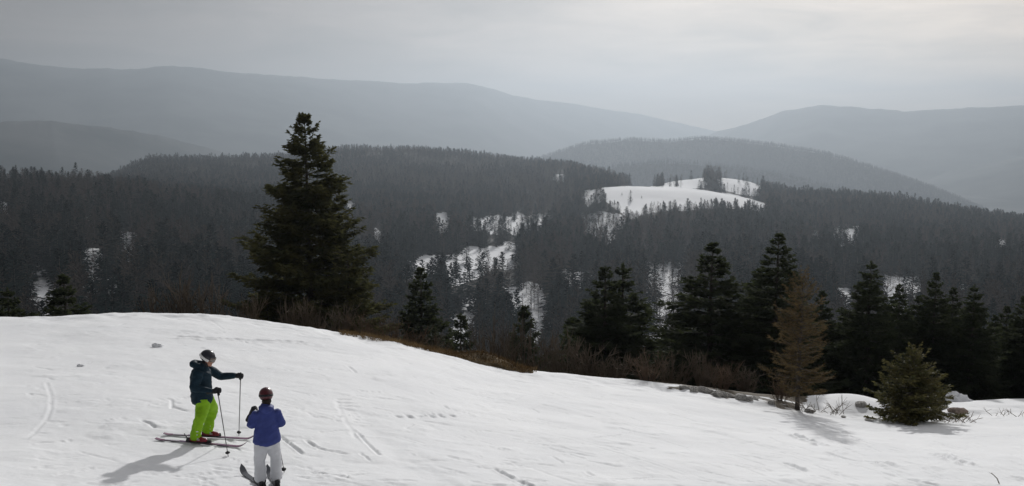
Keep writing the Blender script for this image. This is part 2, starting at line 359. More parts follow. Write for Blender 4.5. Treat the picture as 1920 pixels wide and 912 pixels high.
# churned snow: gentle lumps
lump = np.maximum(fbm(X / .9 + 3, Y / .9, 4) - .30, 0) * .07 + .007 * fbm(X / .25, Y / .25, 3)
Z2 = Z + H * .92 + lump * sstep((55 - RRg) / 15)
V = np.stack([X, Y, Z2], -1).reshape(-1, 3)
I = np.arange(NA * len(rr)).reshape(NA, len(rr))
F = np.stack([I[:-1, :-1], I[1:, :-1], I[1:, 1:], I[:-1, 1:]], -1).reshape(-1, 4)[:, ::-1]
me = mesh_np('snow_slope', V, F, M['snow'], True)
U_, V_ = project(np.stack([X, Y, Z2], -1))
rcg, _ = crest(A)
bare = sstep((RRg - rcg - 1.2 + .8 * fbm(X / 1.5, Y / 1.5, 3)) / 1.2) * .9
gap = sstep((U_ - 1500) / 30)                       # right of the larch the snow goes on beyond the edge
bare = np.where(RRg > rcg + .3, bare, 0) * (1 - gap * sstep((rcg + 8 - RRg) / 2))
band = sstep((U_ - 1225) / 40) * (1 - sstep((U_ - 1500) / 25)) * sstep((RRg - rcg + .55) / .5) 
bare = np.maximum(bare, band * (.50 + .30 * fbm(X / .5, Y / .5, 3)))
a_ = me.attributes.new('bare', 'FLOAT', 'POINT'); a_.data.foreach_set('value', bare.ravel().astype(np.float32))
tag(link('snow_slope', me), 'groomed white ski slope with scuffs and ski tracks in the foreground', kind='structure')

# ---- clearings (photo outlines of the snow fields): polygons, share of trees left standing
CLEAR = [([(1126, 352), (1200, 348), (1300, 354), (1380, 366), (1437, 382), (1432, 390), (1345, 381), (1290, 386), (1235, 388), (1200, 396), (1182, 406), (1163, 388), (1140, 374)], .0),
 ([(1092, 358), (1122, 352), (1120, 372), (1096, 374)], .06), ([(1092, 398), (1170, 400), (1165, 418), (1125, 436), (1096, 420)], .35),
 ([(1268, 326), (1318, 324), (1320, 344), (1270, 345)], .04), ([(1352, 334), (1388, 329), (1425, 340), (1427, 362), (1390, 357), (1354, 347)], .05),
 ([(1244, 335), (1262, 335), (1262, 352), (1244, 352)], .06), ([(1042, 323), (1062, 323), (1058, 336), (1046, 336)], .04),
 ([(765, 492), (812, 478), (852, 478), (885, 462), (905, 470), (950, 458), (978, 462), (974, 494), (928, 498), (886, 520), (850, 528), (828, 512), (790, 508)], .04),
 ([(762, 500), (790, 505), (800, 530), (770, 525)], .10), ([(945, 535), (1012, 530), (1018, 575), (1035, 615), (1000, 632), (960, 600)], .26),
 ([(838, 586), (884, 588), (890, 625), (862, 640), (842, 625)], .06), ([(1205, 488), (1292, 490), (1290, 540), (1270, 580), (1212, 590), (1204, 540)], .34),
 ([(815, 402), (842, 402), (838, 424), (816, 430)], .07), ([(880, 405), (1030, 403), (1030, 428), (940, 436), (880, 424)], .17),
 ([(1560, 428), (1608, 426), (1608, 450), (1562, 452)], .08), ([(1650, 515), (1725, 520), (1728, 572), (1690, 585), (1652, 560)], .10),
 ([(1568, 540), (1600, 542), (1598, 585), (1574, 585)], .08), ([(1520, 430), (1530, 425), (1532, 445), (1522, 448)], .06),
 ([(1050, 508), (1112, 508), (1110, 532), (1052, 534)], .14), ([(80, 530), (118, 530), (116, 574), (84, 580)], .16), ([(156, 470), (188, 466), (190, 545), (164, 545)], .16),
 ([(228, 436), (252, 436), (252, 486), (230, 486)], .16), ([(54, 500), (84, 498), (88, 602), (60, 592)], .08), ([(0, 380), (18, 380), (16, 395), (0, 396)], .04),
 ([(388, 520), (404, 518), (404, 540), (390, 540)], .08), ([(1870, 455), (1884, 455), (1884, 472), (1872, 474)], .05), ([(165, 405), (185, 405), (185, 420), (165, 420)], .08),
 ([(215, 318), (275, 300), (275, 316), (220, 330)], .75), ([(655, 380), (668, 380), (668, 392), (655, 392)], .05), ([(1205, 610), (1260, 600), (1262, 640), (1208, 640)], .25),
 ([(870, 560), (905, 556), (905, 575), (872, 580)], .12), ([(430, 520), (470, 515), (470, 540), (432, 545)], .3), ([(700, 430), (716, 428), (714, 444), (702, 446)], .08), ([(905, 470), (930, 462), (932, 480), (908, 486)], .08), ([(1130, 440), (1150, 436), (1150, 450), (1132, 452)], .1), ([(330, 505), (345, 500), (344, 520), (332, 522)], .06), ([(128, 500), (142, 496), (142, 520), (130, 524)], .06), ([(205, 520), (218, 515), (218, 560), (208, 560)], .1), ([(1440, 510), (1456, 506), (1456, 530), (1442, 532)], .1), ([(1760, 560), (1785, 556), (1785, 580), (1762, 584)], .12), ([(1850, 520), (1866, 516), (1866, 540), (1852, 542)], .1), ([(1790, 530), (1840, 535), (1840, 560), (1790, 560)], .25)]
def inpoly(u, v, poly):
    p = np.array(poly, float); x1, y1 = p[:, 0], p[:, 1]; x2, y2 = np.roll(x1, -1), np.roll(y1, -1)
    c = np.zeros(u.shape, int)
    for a, b, cc, d in zip(x1, y1, x2, y2):
        if b == d: continue
        c += ((b > v) != (d > v)) & (u < (cc - a) * (v - b) / (d - b) + a)
    return c % 2 == 1
def keep_prob(u, v):
    k = np.ones(u.shape)
    ju = u + 12 * fbm(u / 16, v / 24, 3); jv = v + 9 * fbm(u / 18 + 40, v / 18, 3); cl_ = fbm(u / 9 + 7, v / 26, 2)
    for i, (poly, p) in enumerate(CLEAR):
        k = np.where(inpoly(u if i in (0, 3, 4) else ju, v if i in (0, 3, 4) else jv, poly), np.minimum(k, np.where((cl_ > .20) & (i not in (0, 3, 4)), np.minimum(p * 7, .6), p)), k)
    return k

# ---- valley terrain
NA2 = 600
az2 = np.linspace(R(-42), R(42), NA2); rr2 = np.concatenate([np.linspace(68, 120, 12, endpoint=False), np.geomspace(120, 560, 30, endpoint=False), np.geomspace(560, 3700, 270)])
A2, R2 = np.meshgrid(az2, rr2, indexing='ij'); Zt = base_z(A2, R2) - np.where(R2 < 74, .25, 0)
X2 = R2 * np.sin(A2); Y2 = R2 * np.cos(A2)
u2, v2 = project(np.stack([X2, Y2, Zt], -1))
kp = np.minimum(np.minimum(keep_prob(u2, v2), keep_prob(u2, v2 - 9)), np.minimum(keep_prob(u2 - 6, v2 - 3), keep_prob(u2 + 6, v2 - 3)))
snow = np.where(kp < .62, 1.0, .12 + .18 * fbm(X2 / 60, Y2 / 60, 3))
snow[R2 < 500] = .3
I = np.arange(NA2 * len(rr2)).reshape(NA2, len(rr2)); F = np.stack([I[:-1, :-1], I[1:, :-1], I[1:, 1:], I[:-1, 1:]], -1).reshape(-1, 4)[:, ::-1]
me = mesh_np('forest_ground', np.stack([X2, Y2, Zt], -1).reshape(-1, 3), F, M['floor'], True)
a_ = me.attributes.new('snow', 'FLOAT', 'POINT'); a_.data.foreach_set('value', snow.ravel().astype(np.float32))
tag(link('forest_ground', me), 'valley slopes with snow fields under the forest', kind='structure')
# plain ground out to the horizon
def sheet(name, x0, x1, y0, y1, z, m):
    n = 40; xs = np.linspace(x0, x1, n); ys = np.linspace(y0, y1, n); a, b = np.meshgrid(xs, ys, indexing='ij')
    zz_ = z + 40 * fbm(a / 900, b / 900, 3)
    I = np.arange(n * n).reshape(n, n); F = np.stack([I[:-1, :-1], I[1:, :-1], I[1:, 1:], I[:-1, 1:]], -1).reshape(-1, 4)
    return link(name, mesh_np(name, np.stack([a, b, zz_], -1).reshape(-1, 3), F, m, True))
tag(sheet('valley_ground', -20800, 20800, -20800, 20800, -420, M['mountain']), 'low wooded valley ground beyond the ridges', kind='structure')

# ---- distant mountains: each ridge from its skyline
def mountain(name, sky_line, foot, back, label, m=None, rough=26, far=1.32):
    sky_line = [(u, v, r * far) for u, v, r in sky_line]; foot *= far; back *= far
    a = np.array([azr(u, v) for u, v, r in sky_line]); rd = np.array([r for *_, r in sky_line], float); z = np.array([at_r(u, v, r)[2] for u, v, r in sky_line])
    n = 420; aa = np.linspace(a[0], a[-1], n); rdg = _sm(np.interp(aa, a, rd), 9); zz_ = _sm(np.interp(aa, a, z), 7)
    nz_ = (10 * fbm(aa * 60, aa * 0, 4) + 5 * fbm(aa * 200, aa * 0 + 3, 3)) * (rd.mean() / 9000)
    t = np.linspace(-1, 1, 52); T, AA = np.meshgrid(t, aa, indexing='ij'); RD = np.broadcast_to(rdg, T.shape); ZR = np.broadcast_to(zz_, T.shape)
    rad = RD + np.where(T < 0, T * foot, T * back)
    prof = (1 - np.abs(T)) ** 1.15; base = -520
    x = rad * np.sin(AA); y = rad * np.cos(AA)
    zf = base + (ZR + np.broadcast_to(nz_, T.shape) * np.exp(-(T / .10) ** 2) - base) * prof + rough * np.abs(T) ** .6 * 3 * fbm(x / 700, y / 700, 4) * (1 - np.abs(T)) ** .3
    I = np.arange(zf.size).reshape(zf.shape); F = np.stack([I[:-1, :-1], I[1:, :-1], I[1:, 1:], I[:-1, 1:]], -1).reshape(-1, 4)
    o = link(name, mesh_np(name, np.stack([x, y, zf], -1).reshape(-1, 3), F, m or M['mountain'], True))
    tag(o, label, kind='structure')
    return aa, rdg, zz_
mountain('mountain', [(-900, 90, 9000), (-400, 80, 9000), (-150, 92, 9000), (0, 104, 8800), (60, 117, 8700), (150, 123, 8700), (245, 128, 8600), (310, 119, 8600), (360, 122, 8700), (450, 133, 8800), (540, 140, 9000), (600, 144, 9200),
          (700, 150, 9600), (780, 153, 9800), (870, 151, 10000), (910, 160, 10200), (960, 176, 10600), (1080, 194, 11500), (1200, 213, 12500), (1330, 242, 13500), (1420, 270, 13800)], 3200, 1500, 'long hazy blue mountain ridge on the left horizon')
mountain('mountain', [(-900, 190, 5600), (-300, 205, 6000), (0, 221, 6300), (100, 222, 6400), (180, 232, 6600), (300, 250, 6900), (430, 285, 7200), (560, 330, 7300)], 2200, 1200, 'lower hazy spur in front of the left mountain', far=.95)
mountain('mountain', [(1270, 275, 10500), (1345, 246, 10000), (1400, 231, 9500), (1470, 204, 9000), (1540, 195, 8800), (1620, 200, 8800), (1700, 206, 8800), (1800, 201, 8700), (1920, 194, 8600), (2300, 180, 8500), (2900, 180, 8500)], 3000, 1500, 'pale hazy mountain on the right horizon')
mountain('mountain', [(1560, 380, 7000), (1680, 345, 6800), (1800, 315, 6600), (1920, 292, 6400), (2300, 270, 6200), (2900, 270, 6200)], 2000, 1200, 'low hazy spur below the right mountain')
HILLA = mountain('hill', [(900, 330, 5600), (1000, 300, 5300), (1045, 285, 5100), (1100, 268, 5000), (1180, 261, 4900), (1250, 265, 4850), (1310, 259, 4800), (1370, 262, 4700), (1450, 271, 4600), (1550, 288, 4500), (1650, 318, 4400), (1750, 352, 4400), (1850, 395, 4400)],
         900, 700, 'rounded wooded hill fading into haze behind the snow fields', rough=10, far=1.35)
HILLB = mountain('hill', [(1090, 330, 3900), (1150, 312, 3900), (1240, 303, 3850), (1300, 306, 3800), (1400, 316, 3800), (1500, 335, 3800), (1600, 360, 3800), (1700, 385, 3800)],
         380, 300, 'low dark wooded shoulder in front of the rounded hill', rough=6, far=1.3)

# ------------------------------------------------------------------ tree makers
def unit(a): return a / (np.linalg.norm(a, axis=-1, keepdims=True) + 1e-9)
def rhombi(B, D, W, mid=.45):
    """leaf-like quads from base B along D with half width vector W"""
    n = len(B); V = np.stack([B, B + D * mid + W, B + D, B + D * mid - W], 1).reshape(-1, 3)
    return V, np.arange(4 * n).reshape(n, 4)
def tube(P, rad, k=5):
    P = np.asarray(P, float); n = len(P); T = unit(np.gradient(P, axis=0)); ref = np.array([0, 0, 1.]) if abs(T[0][2]) < .8 else np.array([1., 0, 0])
    S = unit(np.cross(T, ref)); Q = np.cross(T, S); an = np.arange(k) * 2 * np.pi / k
    V = P[:, None] + np.asarray(rad)[:, None, None] * (np.cos(an)[None, :, None] * S[:, None] + np.sin(an)[None, :, None] * Q[:, None])
    I = np.arange(n * k).reshape(n, k); J = np.roll(I, -1, 1)
    return V.reshape(-1, 3), np.stack([I[:-1], J[:-1], J[1:], I[1:]], -1).reshape(-1, 4)
def conifer(seed, H=12., rad=3.0, nb=150, ntw=16, nsub=4, width=.035, twl=.75, subl=.28, shape=1.0, low=.04, ragged=.35, larch=False, droop=.22, bend=.0, hang=.25):
    """returns (trunk MB, crown MB) of a conifer of height H standing at the origin"""
    g = np.random.default_rng(seed)
    t = np.sort(low + (1 - low) * g.random(nb) ** 1.0); t = low + (1 - low) * (np.arange(nb) + g.random(nb)) / nb
    nwh = int(H * 1.7); t = np.clip(np.where(g.random(nb) < (.72 if H > 8 else 0), np.round(t * nwh) / nwh, t) + g.normal(0, .005, nb), low, .985)
    t = np.sort(t[(t < .80) | (g.random(nb) < .62)]); nb = len(t)
    az = np.arange(nb) * 2.39996 + g.normal(0, .35, nb)
    # clumped whorls with gaps
    lob = 1 + ragged * (vnoise(az * 1.3 + seed, t * 9 + seed) * 2 - 1) + ragged * .6 * g.normal(0, 1, nb) * .5
    L = rad * ((1 - t) ** shape * .93 + .07 * (1 - t)) * np.clip(lob, .35, 1.7) * np.where(t < low + .08, .8, 1) + .05
    elev = np.interp(t, [0, .3, .7, .92, 1], [-.12, -.02, .20, .45, .8]) + g.normal(0, .10, nb)
    if larch: elev += .15
    def trunkpos(z): return np.stack([bend * np.sin(z / H * 3), bend * .6 * np.sin(z / H * 4 + 1), z], -1)
    O = trunkpos(t * H)
    hd = np.stack([np.cos(az), np.sin(az), 0 * az], -1)
    def bp(i, s):      # point on branch i
        l = L[i][:, None] * s[:, None]
        z = np.tan(elev[i]) * L[i] * s - droop * L[i] * (s ** 1.6) * (1 - t[i]) ** .5 + .16 * L[i] * s ** 4
        return O[i] + hd[i] * l * np.cos(elev[i])[:, None] ** .5 + np.stack([0 * z, 0 * z, z], -1)
    tr = MB()
    zs = np.linspace(0, 1, 14); rt = (.016 * H) * (1 - zs) ** .85 + .006; rt[0] *= 1.3
    tr.add(*tube(trunkpos(zs * H), rt, 7))
    br = MB()
    for i in range(nb):
        s = np.array([0, .35, .7, 1.]); ii = np.full(4, i); 
        v, f = tube(bp(ii, s), np.array([.014, .010, .006, .002]) * (L[i] + .5) * (.75 if not larch else 1.0), 3); br.add(v, f)
    cr = MB()
    # tips of every branch
    ntw_i = np.maximum((ntw * (L / rad + .10)).astype(int), 3)
    i = np.repeat(np.arange(nb), ntw_i); s = (g.random(len(i)) * .88 + .12); s = np.clip(s, 0, 1)
    P = bp(i, s); P2 = bp(i, s + .05); T = unit(P2 - P)
    side = unit(np.cross(T, np.array([0, 0, 1.]))) * np.where(g.random(len(i)) < .5, 1, -1)[:, None]
    tl = twl * np.minimum(1, .16 + L[i] * .5) * (1.15 - s * .75) * g.uniform(.6, 1.25, len(i))
    D = unit(T * g.uniform(.45, 1.1, len(i))[:, None] + side * g.uniform(.5, 1.0, len(i))[:, None] + np.array([0, 0, 1.]) * g.normal(-.12 if not larch else .05, .16, len(i))[:, None])
    up = unit(np.cross(D, g.normal(0, 1, (len(i), 3)) * .35 + np.array([0, 0, 1.])))
    W = up * (width * (1 if not larch else .6)) * g.uniform(.8, 1.3, len(i))[:, None]
    cr.add(*rhombi(P, D * tl[:, None], W))
    # secondary sprays
    j = np.repeat(np.arange(len(i)), nsub); q = g.random(len(j)) * .85 + .15
    Pb = P[j] + D[j] * (tl[j] * q)[:, None]
    sd = unit(np.cross(D[j], np.array([0, 0, 1.]) + g.normal(0, .3, (len(j), 3)))) * np.where(g.random(len(j)) < .5, 1, -1)[:, None]
    D2 = unit(D[j] * .75 + sd * g.uniform(.3, .9, len(j))[:, None] + np.array([0, 0, -1.]) * (hang * g.random(len(j)))[:, None])
    l2 = subl * g.uniform(.5, 1.3, len(j)) * (1.1 - q * .5) * np.minimum(1, .45 + L[i][j] * .4)
    W2 = unit(np.cross(D2, g.normal(0, 1, (len(j), 3)))) * (width * (.9 if not larch else .5)) * g.uniform(.7, 1.3, len(j))[:, None]
    cr.add(*rhombi(Pb, D2 * l2[:, None], W2))
    # leader
    n = 16; zt = .995 - g.random(n) * .035; a = g.random(n) * 6.28
    cr.add(*rhombi(trunkpos(zt * H), np.stack([np.cos(a) * .10, np.sin(a) * .08, .16 + 0 * a], -1) * (1 + (1 - zt) * 14)[:, None], np.stack([-np.sin(a), np.cos(a), 0 * a], -1) * width * .8))
    return tr, br, cr
def tree_meshes(name, mats, **k):
    tr, br, cr = conifer(**k)
    V1, F1 = tr.arrays(); V2, F2 = br.arrays()
    trunk = mesh_np(name + '_trunk', np.concatenate([V1, V2]), np.concatenate([F1, F2 + len(V1)]), mats[0], True)
    return trunk, cr.mesh(name + '_crown', mats[1])
def put_tree(meshes, name, loc, scale, rz, label, cat, group=None, squash=1.0):
    o = empty(name, loc, rz, label, cat, group); o.scale = (scale * squash, scale * squash, scale)
    link('trunk', meshes[0], o); link('crown', meshes[1], o)
    return o

# low-detail forest trees: one mesh each, two materials
def far_tree(name, seed, larch=False, H=1.0, rad=.15, nb=90, spray=2):
    g = np.random.default_rng(seed); mb = MB(); mats = [M['larch_far'] if larch else M['needles_far'], M['bark']]
    t = .06 + .94 * (np.arange(nb) + g.random(nb)) / nb
    if larch: t = .18 + .82 * (np.arange(nb) + g.random(nb)) / nb
    a = np.arange(nb) * 2.39996 + g.normal(0, .4, nb); L = rad * ((1 - t) ** (.68 if not larch else .5)) * np.clip(1 + g.normal(0, .28, nb), .4, 1.6) + .012
    e = np.interp(t, [0, .5, 1], [-.35, -.1, .9]) if not larch else np.interp(t, [0, .5, 1], [.0, .25, 1.0])
    D = np.stack([np.cos(a) * L, np.sin(a) * L, np.tan(e) * L], -1); O = np.stack([0 * a, 0 * a, t * H], -1)
    wd = .026 if not larch else .0055
    W = np.stack([-np.sin(a), np.cos(a), 0 * a], -1) * (wd * (.45 + L / rad * 1.0))[:, None]
    mb.add(*rhombi(O, D, W, .6))
    for k in range(spray + (3 if larch else 0)):
        q = g.uniform(.25, .9, nb); sd = np.where(g.random(nb) < .5, 1, -1)
        tn = np.stack([-np.sin(a), np.cos(a), 0 * a], -1) * sd[:, None]
        D2 = unit(D * 1.0 + tn * L[:, None] * .9 + np.array([0, 0, -.25 if not larch else .25]) * L[:, None]) * (L * .5)[:, None]
        W2 = np.cross(unit(D2), np.array([0, 0, 1.])) * (wd * .7) + g.normal(0, wd * .3, (nb, 3))
        mb.add(*rhombi(O + D * q[:, None], D2, W2, .5))
    V, F = mb.arrays(); nf = len(F)
    v, f = tube(np.array([[0, 0, -.03], [0, 0, .5], [0, 0, 1.]]) * H, np.array([.012, .007, .001]) * (1 if not larch else 1.0), 4)
    me = mesh_np(name, np.concatenate([V, v]), np.concatenate([F, f + len(V)]), mats)
    mi = np.zeros(len(me.polygons), np.int32); mi[nf:] = 1; me.polygons.foreach_set('material_index', mi)
    return me
FS = [far_tree('forest_spruce', 11 + k, rad=.15 + .025 * (k % 3), nb=110) for k in range(6)]
FL = [far_tree('forest_larch', 31 + k, larch=True, rad=.15 + .02 * k, nb=70) for k in range(4)]

# ------------------------------------------------------------------ the forest in the valley
def scatter(r0, r1, sp, amax=33, seed=3):
    g = np.random.default_rng(seed); ymax = r1; xm = r1 * math.sin(R(amax))
    xs = np.arange(-xm, xm, sp); ys = np.arange(0, ymax, sp); a, b = np.meshgrid(xs, ys); a = a + g.uniform(-.5, .5, a.shape) * sp; b = b + g.uniform(-.5, .5, b.shape) * sp
    a, b = a.ravel(), b.ravel(); r = np.hypot(a, b); th = np.abs(np.arctan2(a, b)); m = (r > r0) & (r < r1) & (th < R(amax)); return a[m], b[m]
parts = []
for k, (r0, r1, sp) in enumerate([(330, 700, 9.6), (700, 1100, 10.0), (1100, 1700, 9.8), (1700, 2300, 10), (2300, 3150, 10.8)]):
    parts.append(scatter(r0, r1, sp, seed=50 + k))
fx = np.concatenate([p[0] for p in parts]); fy = np.concatenate([p[1] for p in parts])
g = np.random.default_rng(99)
fr = np.hypot(fx, fy); fa = np.arctan2(fx, fy); fz = base_z(fa, fr)
fh = (12 + 17 * g.random(len(fx)) ** .9) * np.interp(fr, [700, 1000, 1500], [1.35, 1.22, .95]) * (1 + .15 * fbm(fx / 150, fy / 150, 2)) * np.where(fr > 2300, .8, 1)
lf = 1.6 * fbm(fx / 45 + 9, fy / 70, 2) + .8 * fbm(fx / 160 + 3, fy / 160, 2) + .0 + .25 * (fa < R(-7)) * (fr < 1500)          # where larches dominate
is_l = g.random(len(fx)) < np.clip(.35 + lf * 1.6, .05, .85)
fh = np.where(is_l, fh * .95, fh * np.where(g.random(len(fx)) < .15, 1.18, 1))
kp = np.ones(len(fx))
ut, vt = project(np.stack([fx, fy, fz + fh], -1)); ub, vb = project(np.stack([fx, fy, fz], -1))
for q in (0, .3, .6): kp = np.minimum(kp, keep_prob(ub + (ut - ub) * q, vb + (vt - vb) * q))
keep = g.random(len(fx)) < kp
# nothing stands on the near side of the ridge where nobody would see it: drop trees wholly below the piste edge
vc = np.interp(ut, [c[0] for c in CREST], [c[1] for c in CREST]); keep &= (vt < vc + 25)
# hidden far behind a ridge: drop
keep &= ~((fr > 2750) & (vb > 420))
fx, fy, fz, fh, fr, is_l, ut, vt, vb, fa = [q[keep] for q in (fx, fy, fz, fh, fr, is_l, ut, vt, vb, fa)]
thin = np.clip(kp[keep], 0, 1) < .5
fh = np.where(thin, fh * .8, fh)
# the photo's lone trees on the snow field
vis = (ut > 0) & (ut < 1920) & (vt < np.interp(ut, [c[0] for c in CREST], [c[1] for c in CREST]) - 12)
px = (vb - vt)
rot = g.random(len(fx)) * 6.28
def pick(mask, n):
    idx = np.where(mask & vis)[0]; idx = idx[np.argsort(-px[idx] * np.where(thin[idx], 1.3, 1))][:n]; return idx
iS, iL = pick(~is_l, 268), pick(is_l, 270)
solo = np.zeros(len(fx), bool); solo[iS] = True; solo[iL] = True
def zone(a, r):
    return ('low on ' if r < 760 else 'midway up ' if r < 900 else 'high on ') + ('the far left hillside' if a < R(-19) else 'the hillside left of the lone spruce' if a < R(-10.5) else 'the slope under the snow fields' if a < R(5) else 'the slope behind the twin spruces' if a < R(12) else 'the right hillside')
for idx, nm, word, ms, grp in ((iS, 'spruce_tree', 'dark narrow spruce', FS, 'spruces of the valley forest'), (iL, 'larch_tree', 'bare grey larch', FL, 'bare larches of the valley forest')):
    for n, i in enumerate(idx):
        o = link(nm, ms[n % len(ms)]); o.location = (fx[i], fy[i], fz[i] - .3); o.scale = (fh[i] * g.uniform(1.0, 1.5),) * 2 + (fh[i],); o.rotation_euler = (0, 0, rot[i])
        tag(o, ('tall ' if fh[i] > 31 else 'small ' if fh[i] < 22 else '') + word + ' ' + zone(fa[i], fr[i]), 'tree', grp)
# lone trees on the snow fields, from the photo: (u, base v, height px)
LONE = [(1182, 377, 20, 'lone dark conifer in the middle of the far white snow field'), (1166, 366, 5, 'tiny bush just left of the lone conifer on the far snow field'), (1203, 372, 5, 'tiny bush just right of the lone conifer on the far snow field'),
        (1152, 384, 9, 'small conifer on the lower left part of the far snow field')]
def ground_far(u, v, r0, r1):
    d = ray(u, v); d = d / math.hypot(d[0], d[1]); rs = np.linspace(r0, r1, 600); z = base_z(np.full(600, math.atan2(d[0], d[1])), rs); k = np.argmax(z >= d[2] * rs)
    return d[0] * rs[k], d[1] * rs[k], z[k], rs[k]
for k, (u, v, h, lab) in enumerate(LONE):
    x, y, z, r = ground_far(u, v, 1350, 1790); o = link('spruce_tree', FS[k]); hh = h * r / FOC; o.location = (x, y, z - .2); o.scale = (hh * 1.5, hh * 1.5, hh); tag(o, lab, 'tree')

# the rest of the forest: points that carry tree instances
PC = bpy.data.collections.new('forest_kinds_spruce'); PL = bpy.data.collections.new('forest_kinds_larch')
for k, m_ in enumerate(FS): PC.objects.link(bpy.data.objects.new('spruce_kind', m_))
for k, m_ in enumerate(FL): PL.objects.link(bpy.data.objects.new('larch_kind', m_))
def forest(name, P, hgt, rotz, wide, coll, label, cat):
    me = bpy.data.meshes.new(name); me.vertices.add(len(P)); me.vertices.foreach_set('co', np.asarray(P, np.float32).ravel())
    for nm, arr in (('hgt', hgt), ('wide', wide), ('rotz', rotz)):
        a = me.attributes.new(nm, 'FLOAT', 'POINT'); a.data.foreach_set('value', np.asarray(arr, np.float32))
    o = link(name, me); ng = bpy.data.node_groups.new(name, 'GeometryNodeTree')
    ng.interface.new_socket('Geometry', in_out='INPUT', socket_type='NodeSocketGeometry'); ng.interface.new_socket('Geometry', in_out='OUTPUT', socket_type='NodeSocketGeometry')
    gi = ng.nodes.new('NodeGroupInput'); go = ng.nodes.new('NodeGroupOutput'); ip = ng.nodes.new('GeometryNodeInstanceOnPoints'); ci = ng.nodes.new('GeometryNodeCollectionInfo')
    ci.inputs['Collection'].default_value = coll; ci.inputs['Separate Children'].default_value = True; ci.inputs['Reset Children'].default_value = True
    ip.inputs['Pick Instance'].default_value = True
    def na(n): q = ng.nodes.new('GeometryNodeInputNamedAttribute'); q.data_type = 'FLOAT'; q.inputs['Name'].default_value = n; return q.outputs[0]
    c1 = ng.nodes.new('ShaderNodeCombineXYZ'); c2 = ng.nodes.new('ShaderNodeCombineXYZ'); w_ = na('wide'); ng.links.new(w_, c1.inputs[0]); ng.links.new(w_, c1.inputs[1]); ng.links.new(na('hgt'), c1.inputs[2]); ng.links.new(na('rotz'), c2.inputs[2])
    ng.links.new(gi.outputs[0], ip.inputs['Points']); ng.links.new(ci.outputs[0], ip.inputs['Instance']); ng.links.new(c1.outputs[0], ip.inputs['Scale']); ng.links.new(c2.outputs[0], ip.inputs['Rotation'])
    ng.links.new(ip.outputs[0], go.inputs[0]); md = o.modifiers.new('trees', 'NODES'); md.node_group = ng
    return tag(o, label, cat, kind='stuff')
FP = np.stack([fx, fy, fz - .3], -1); wd_ = fh * g.uniform(.95, 1.6, len(fx))
a = ~solo & ~is_l; forest('spruce_forest', FP[a], fh[a], rot[a], wd_[a], PC, 'dense dark spruce forest covering the valley slopes and ridges', 'forest')
a = ~solo & is_l; forest('larch_forest', FP[a], fh[a], rot[a], wd_[a], PL, 'bare grey brown larch woods among the spruces on the slopes', 'forest')
print('forest', len(fx), 'spruce', int((~is_l).sum()), 'larch', int(is_l.sum()))
# trees along the two hills further back
pts = []
for (aa, rd, zr), foot, base_, n, dr in ((HILLA, 1215, -520, 12000, .5), (HILLB, 494, -520, 3500, .6)):
    i = g.integers(0, len(aa), n); fpos = g.random(n) ** 1.6 * dr; A_ = aa[i] + g.uniform(-.0004, .0004, n); r_ = rd[i] - fpos * foot
    z_ = base_ + (zr[i] - base_) * (1 - fpos) ** 1.15
    pts.append(np.stack([r_ * np.sin(A_), r_ * np.cos(A_), z_ - 1.5], -1))
pts = np.concatenate(pts); hh = g.uniform(12, 22, len(pts))
forest('hill_forest', pts, hh, g.random(len(pts)) * 6, hh * 1.5, PC, 'hazy forest fringe on the rounded hills in the distance', 'forest')

# ------------------------------------------------------------------ foreground trees
BIG = tree_meshes('big_spruce', (M['bark'], M['needles_warm']), seed=5, H=20, rad=6.5, nb=430, ntw=58, nsub=8, width=.046, twl=1.10, subl=.40, shape=.92, ragged=.44, droop=.18, bend=.12, hang=.5)
MED = [tree_meshes('row_spruce', (M['bark'], M['needles']), seed=60 + k, H=12, rad=3.4 + .3 * (k % 3), nb=260, ntw=38, nsub=6, width=.050, twl=.85, subl=.36, shape=.95, ragged=.30, droop=.22, bend=.08, hang=.4) for k in range(5)]
def place(u, r, vtop, meshes, H0, label, group=None, name='spruce_tree', squash=1.0, rz=None, sink=.25):
    P = at_r(u, vtop, r); z0 = gz(P[0], P[1]) if r < 68 else float(base_z(np.array([math.atan2(P[0], P[1])]), np.array([r]))[0])
    h = P[2] - z0 + sink
    return put_tree(meshes, name, (P[0], P[1], z0 - sink), h / H0, random.random() * 6 if rz is None else rz, label, 'tree', group, squash)
place(569, 60, 213, BIG, 20, 'tall ragged dark spruce standing alone behind the crest of the snow slope', rz=.6, squash=1.0)
SKIRT = tree_meshes('skirt_spruce', (M['bark'], M['needles_warm']), seed=77, H=12, rad=3.6, nb=200, ntw=36, nsub=6, width=.045, twl=.9, subl=.36, shape=.75, ragged=.45, hang=.5)
place(652, 57, 470, SKIRT, 12, 'younger olive spruce growing against the right foot of the tall lone spruce', squash=1.0)
place(500, 58, 520, SKIRT, 12, 'younger dark spruce growing against the left foot of the tall lone spruce', squash=.9)
random.seed(21)
GR = 'dark spruces in a row along the right edge of the ski slope'
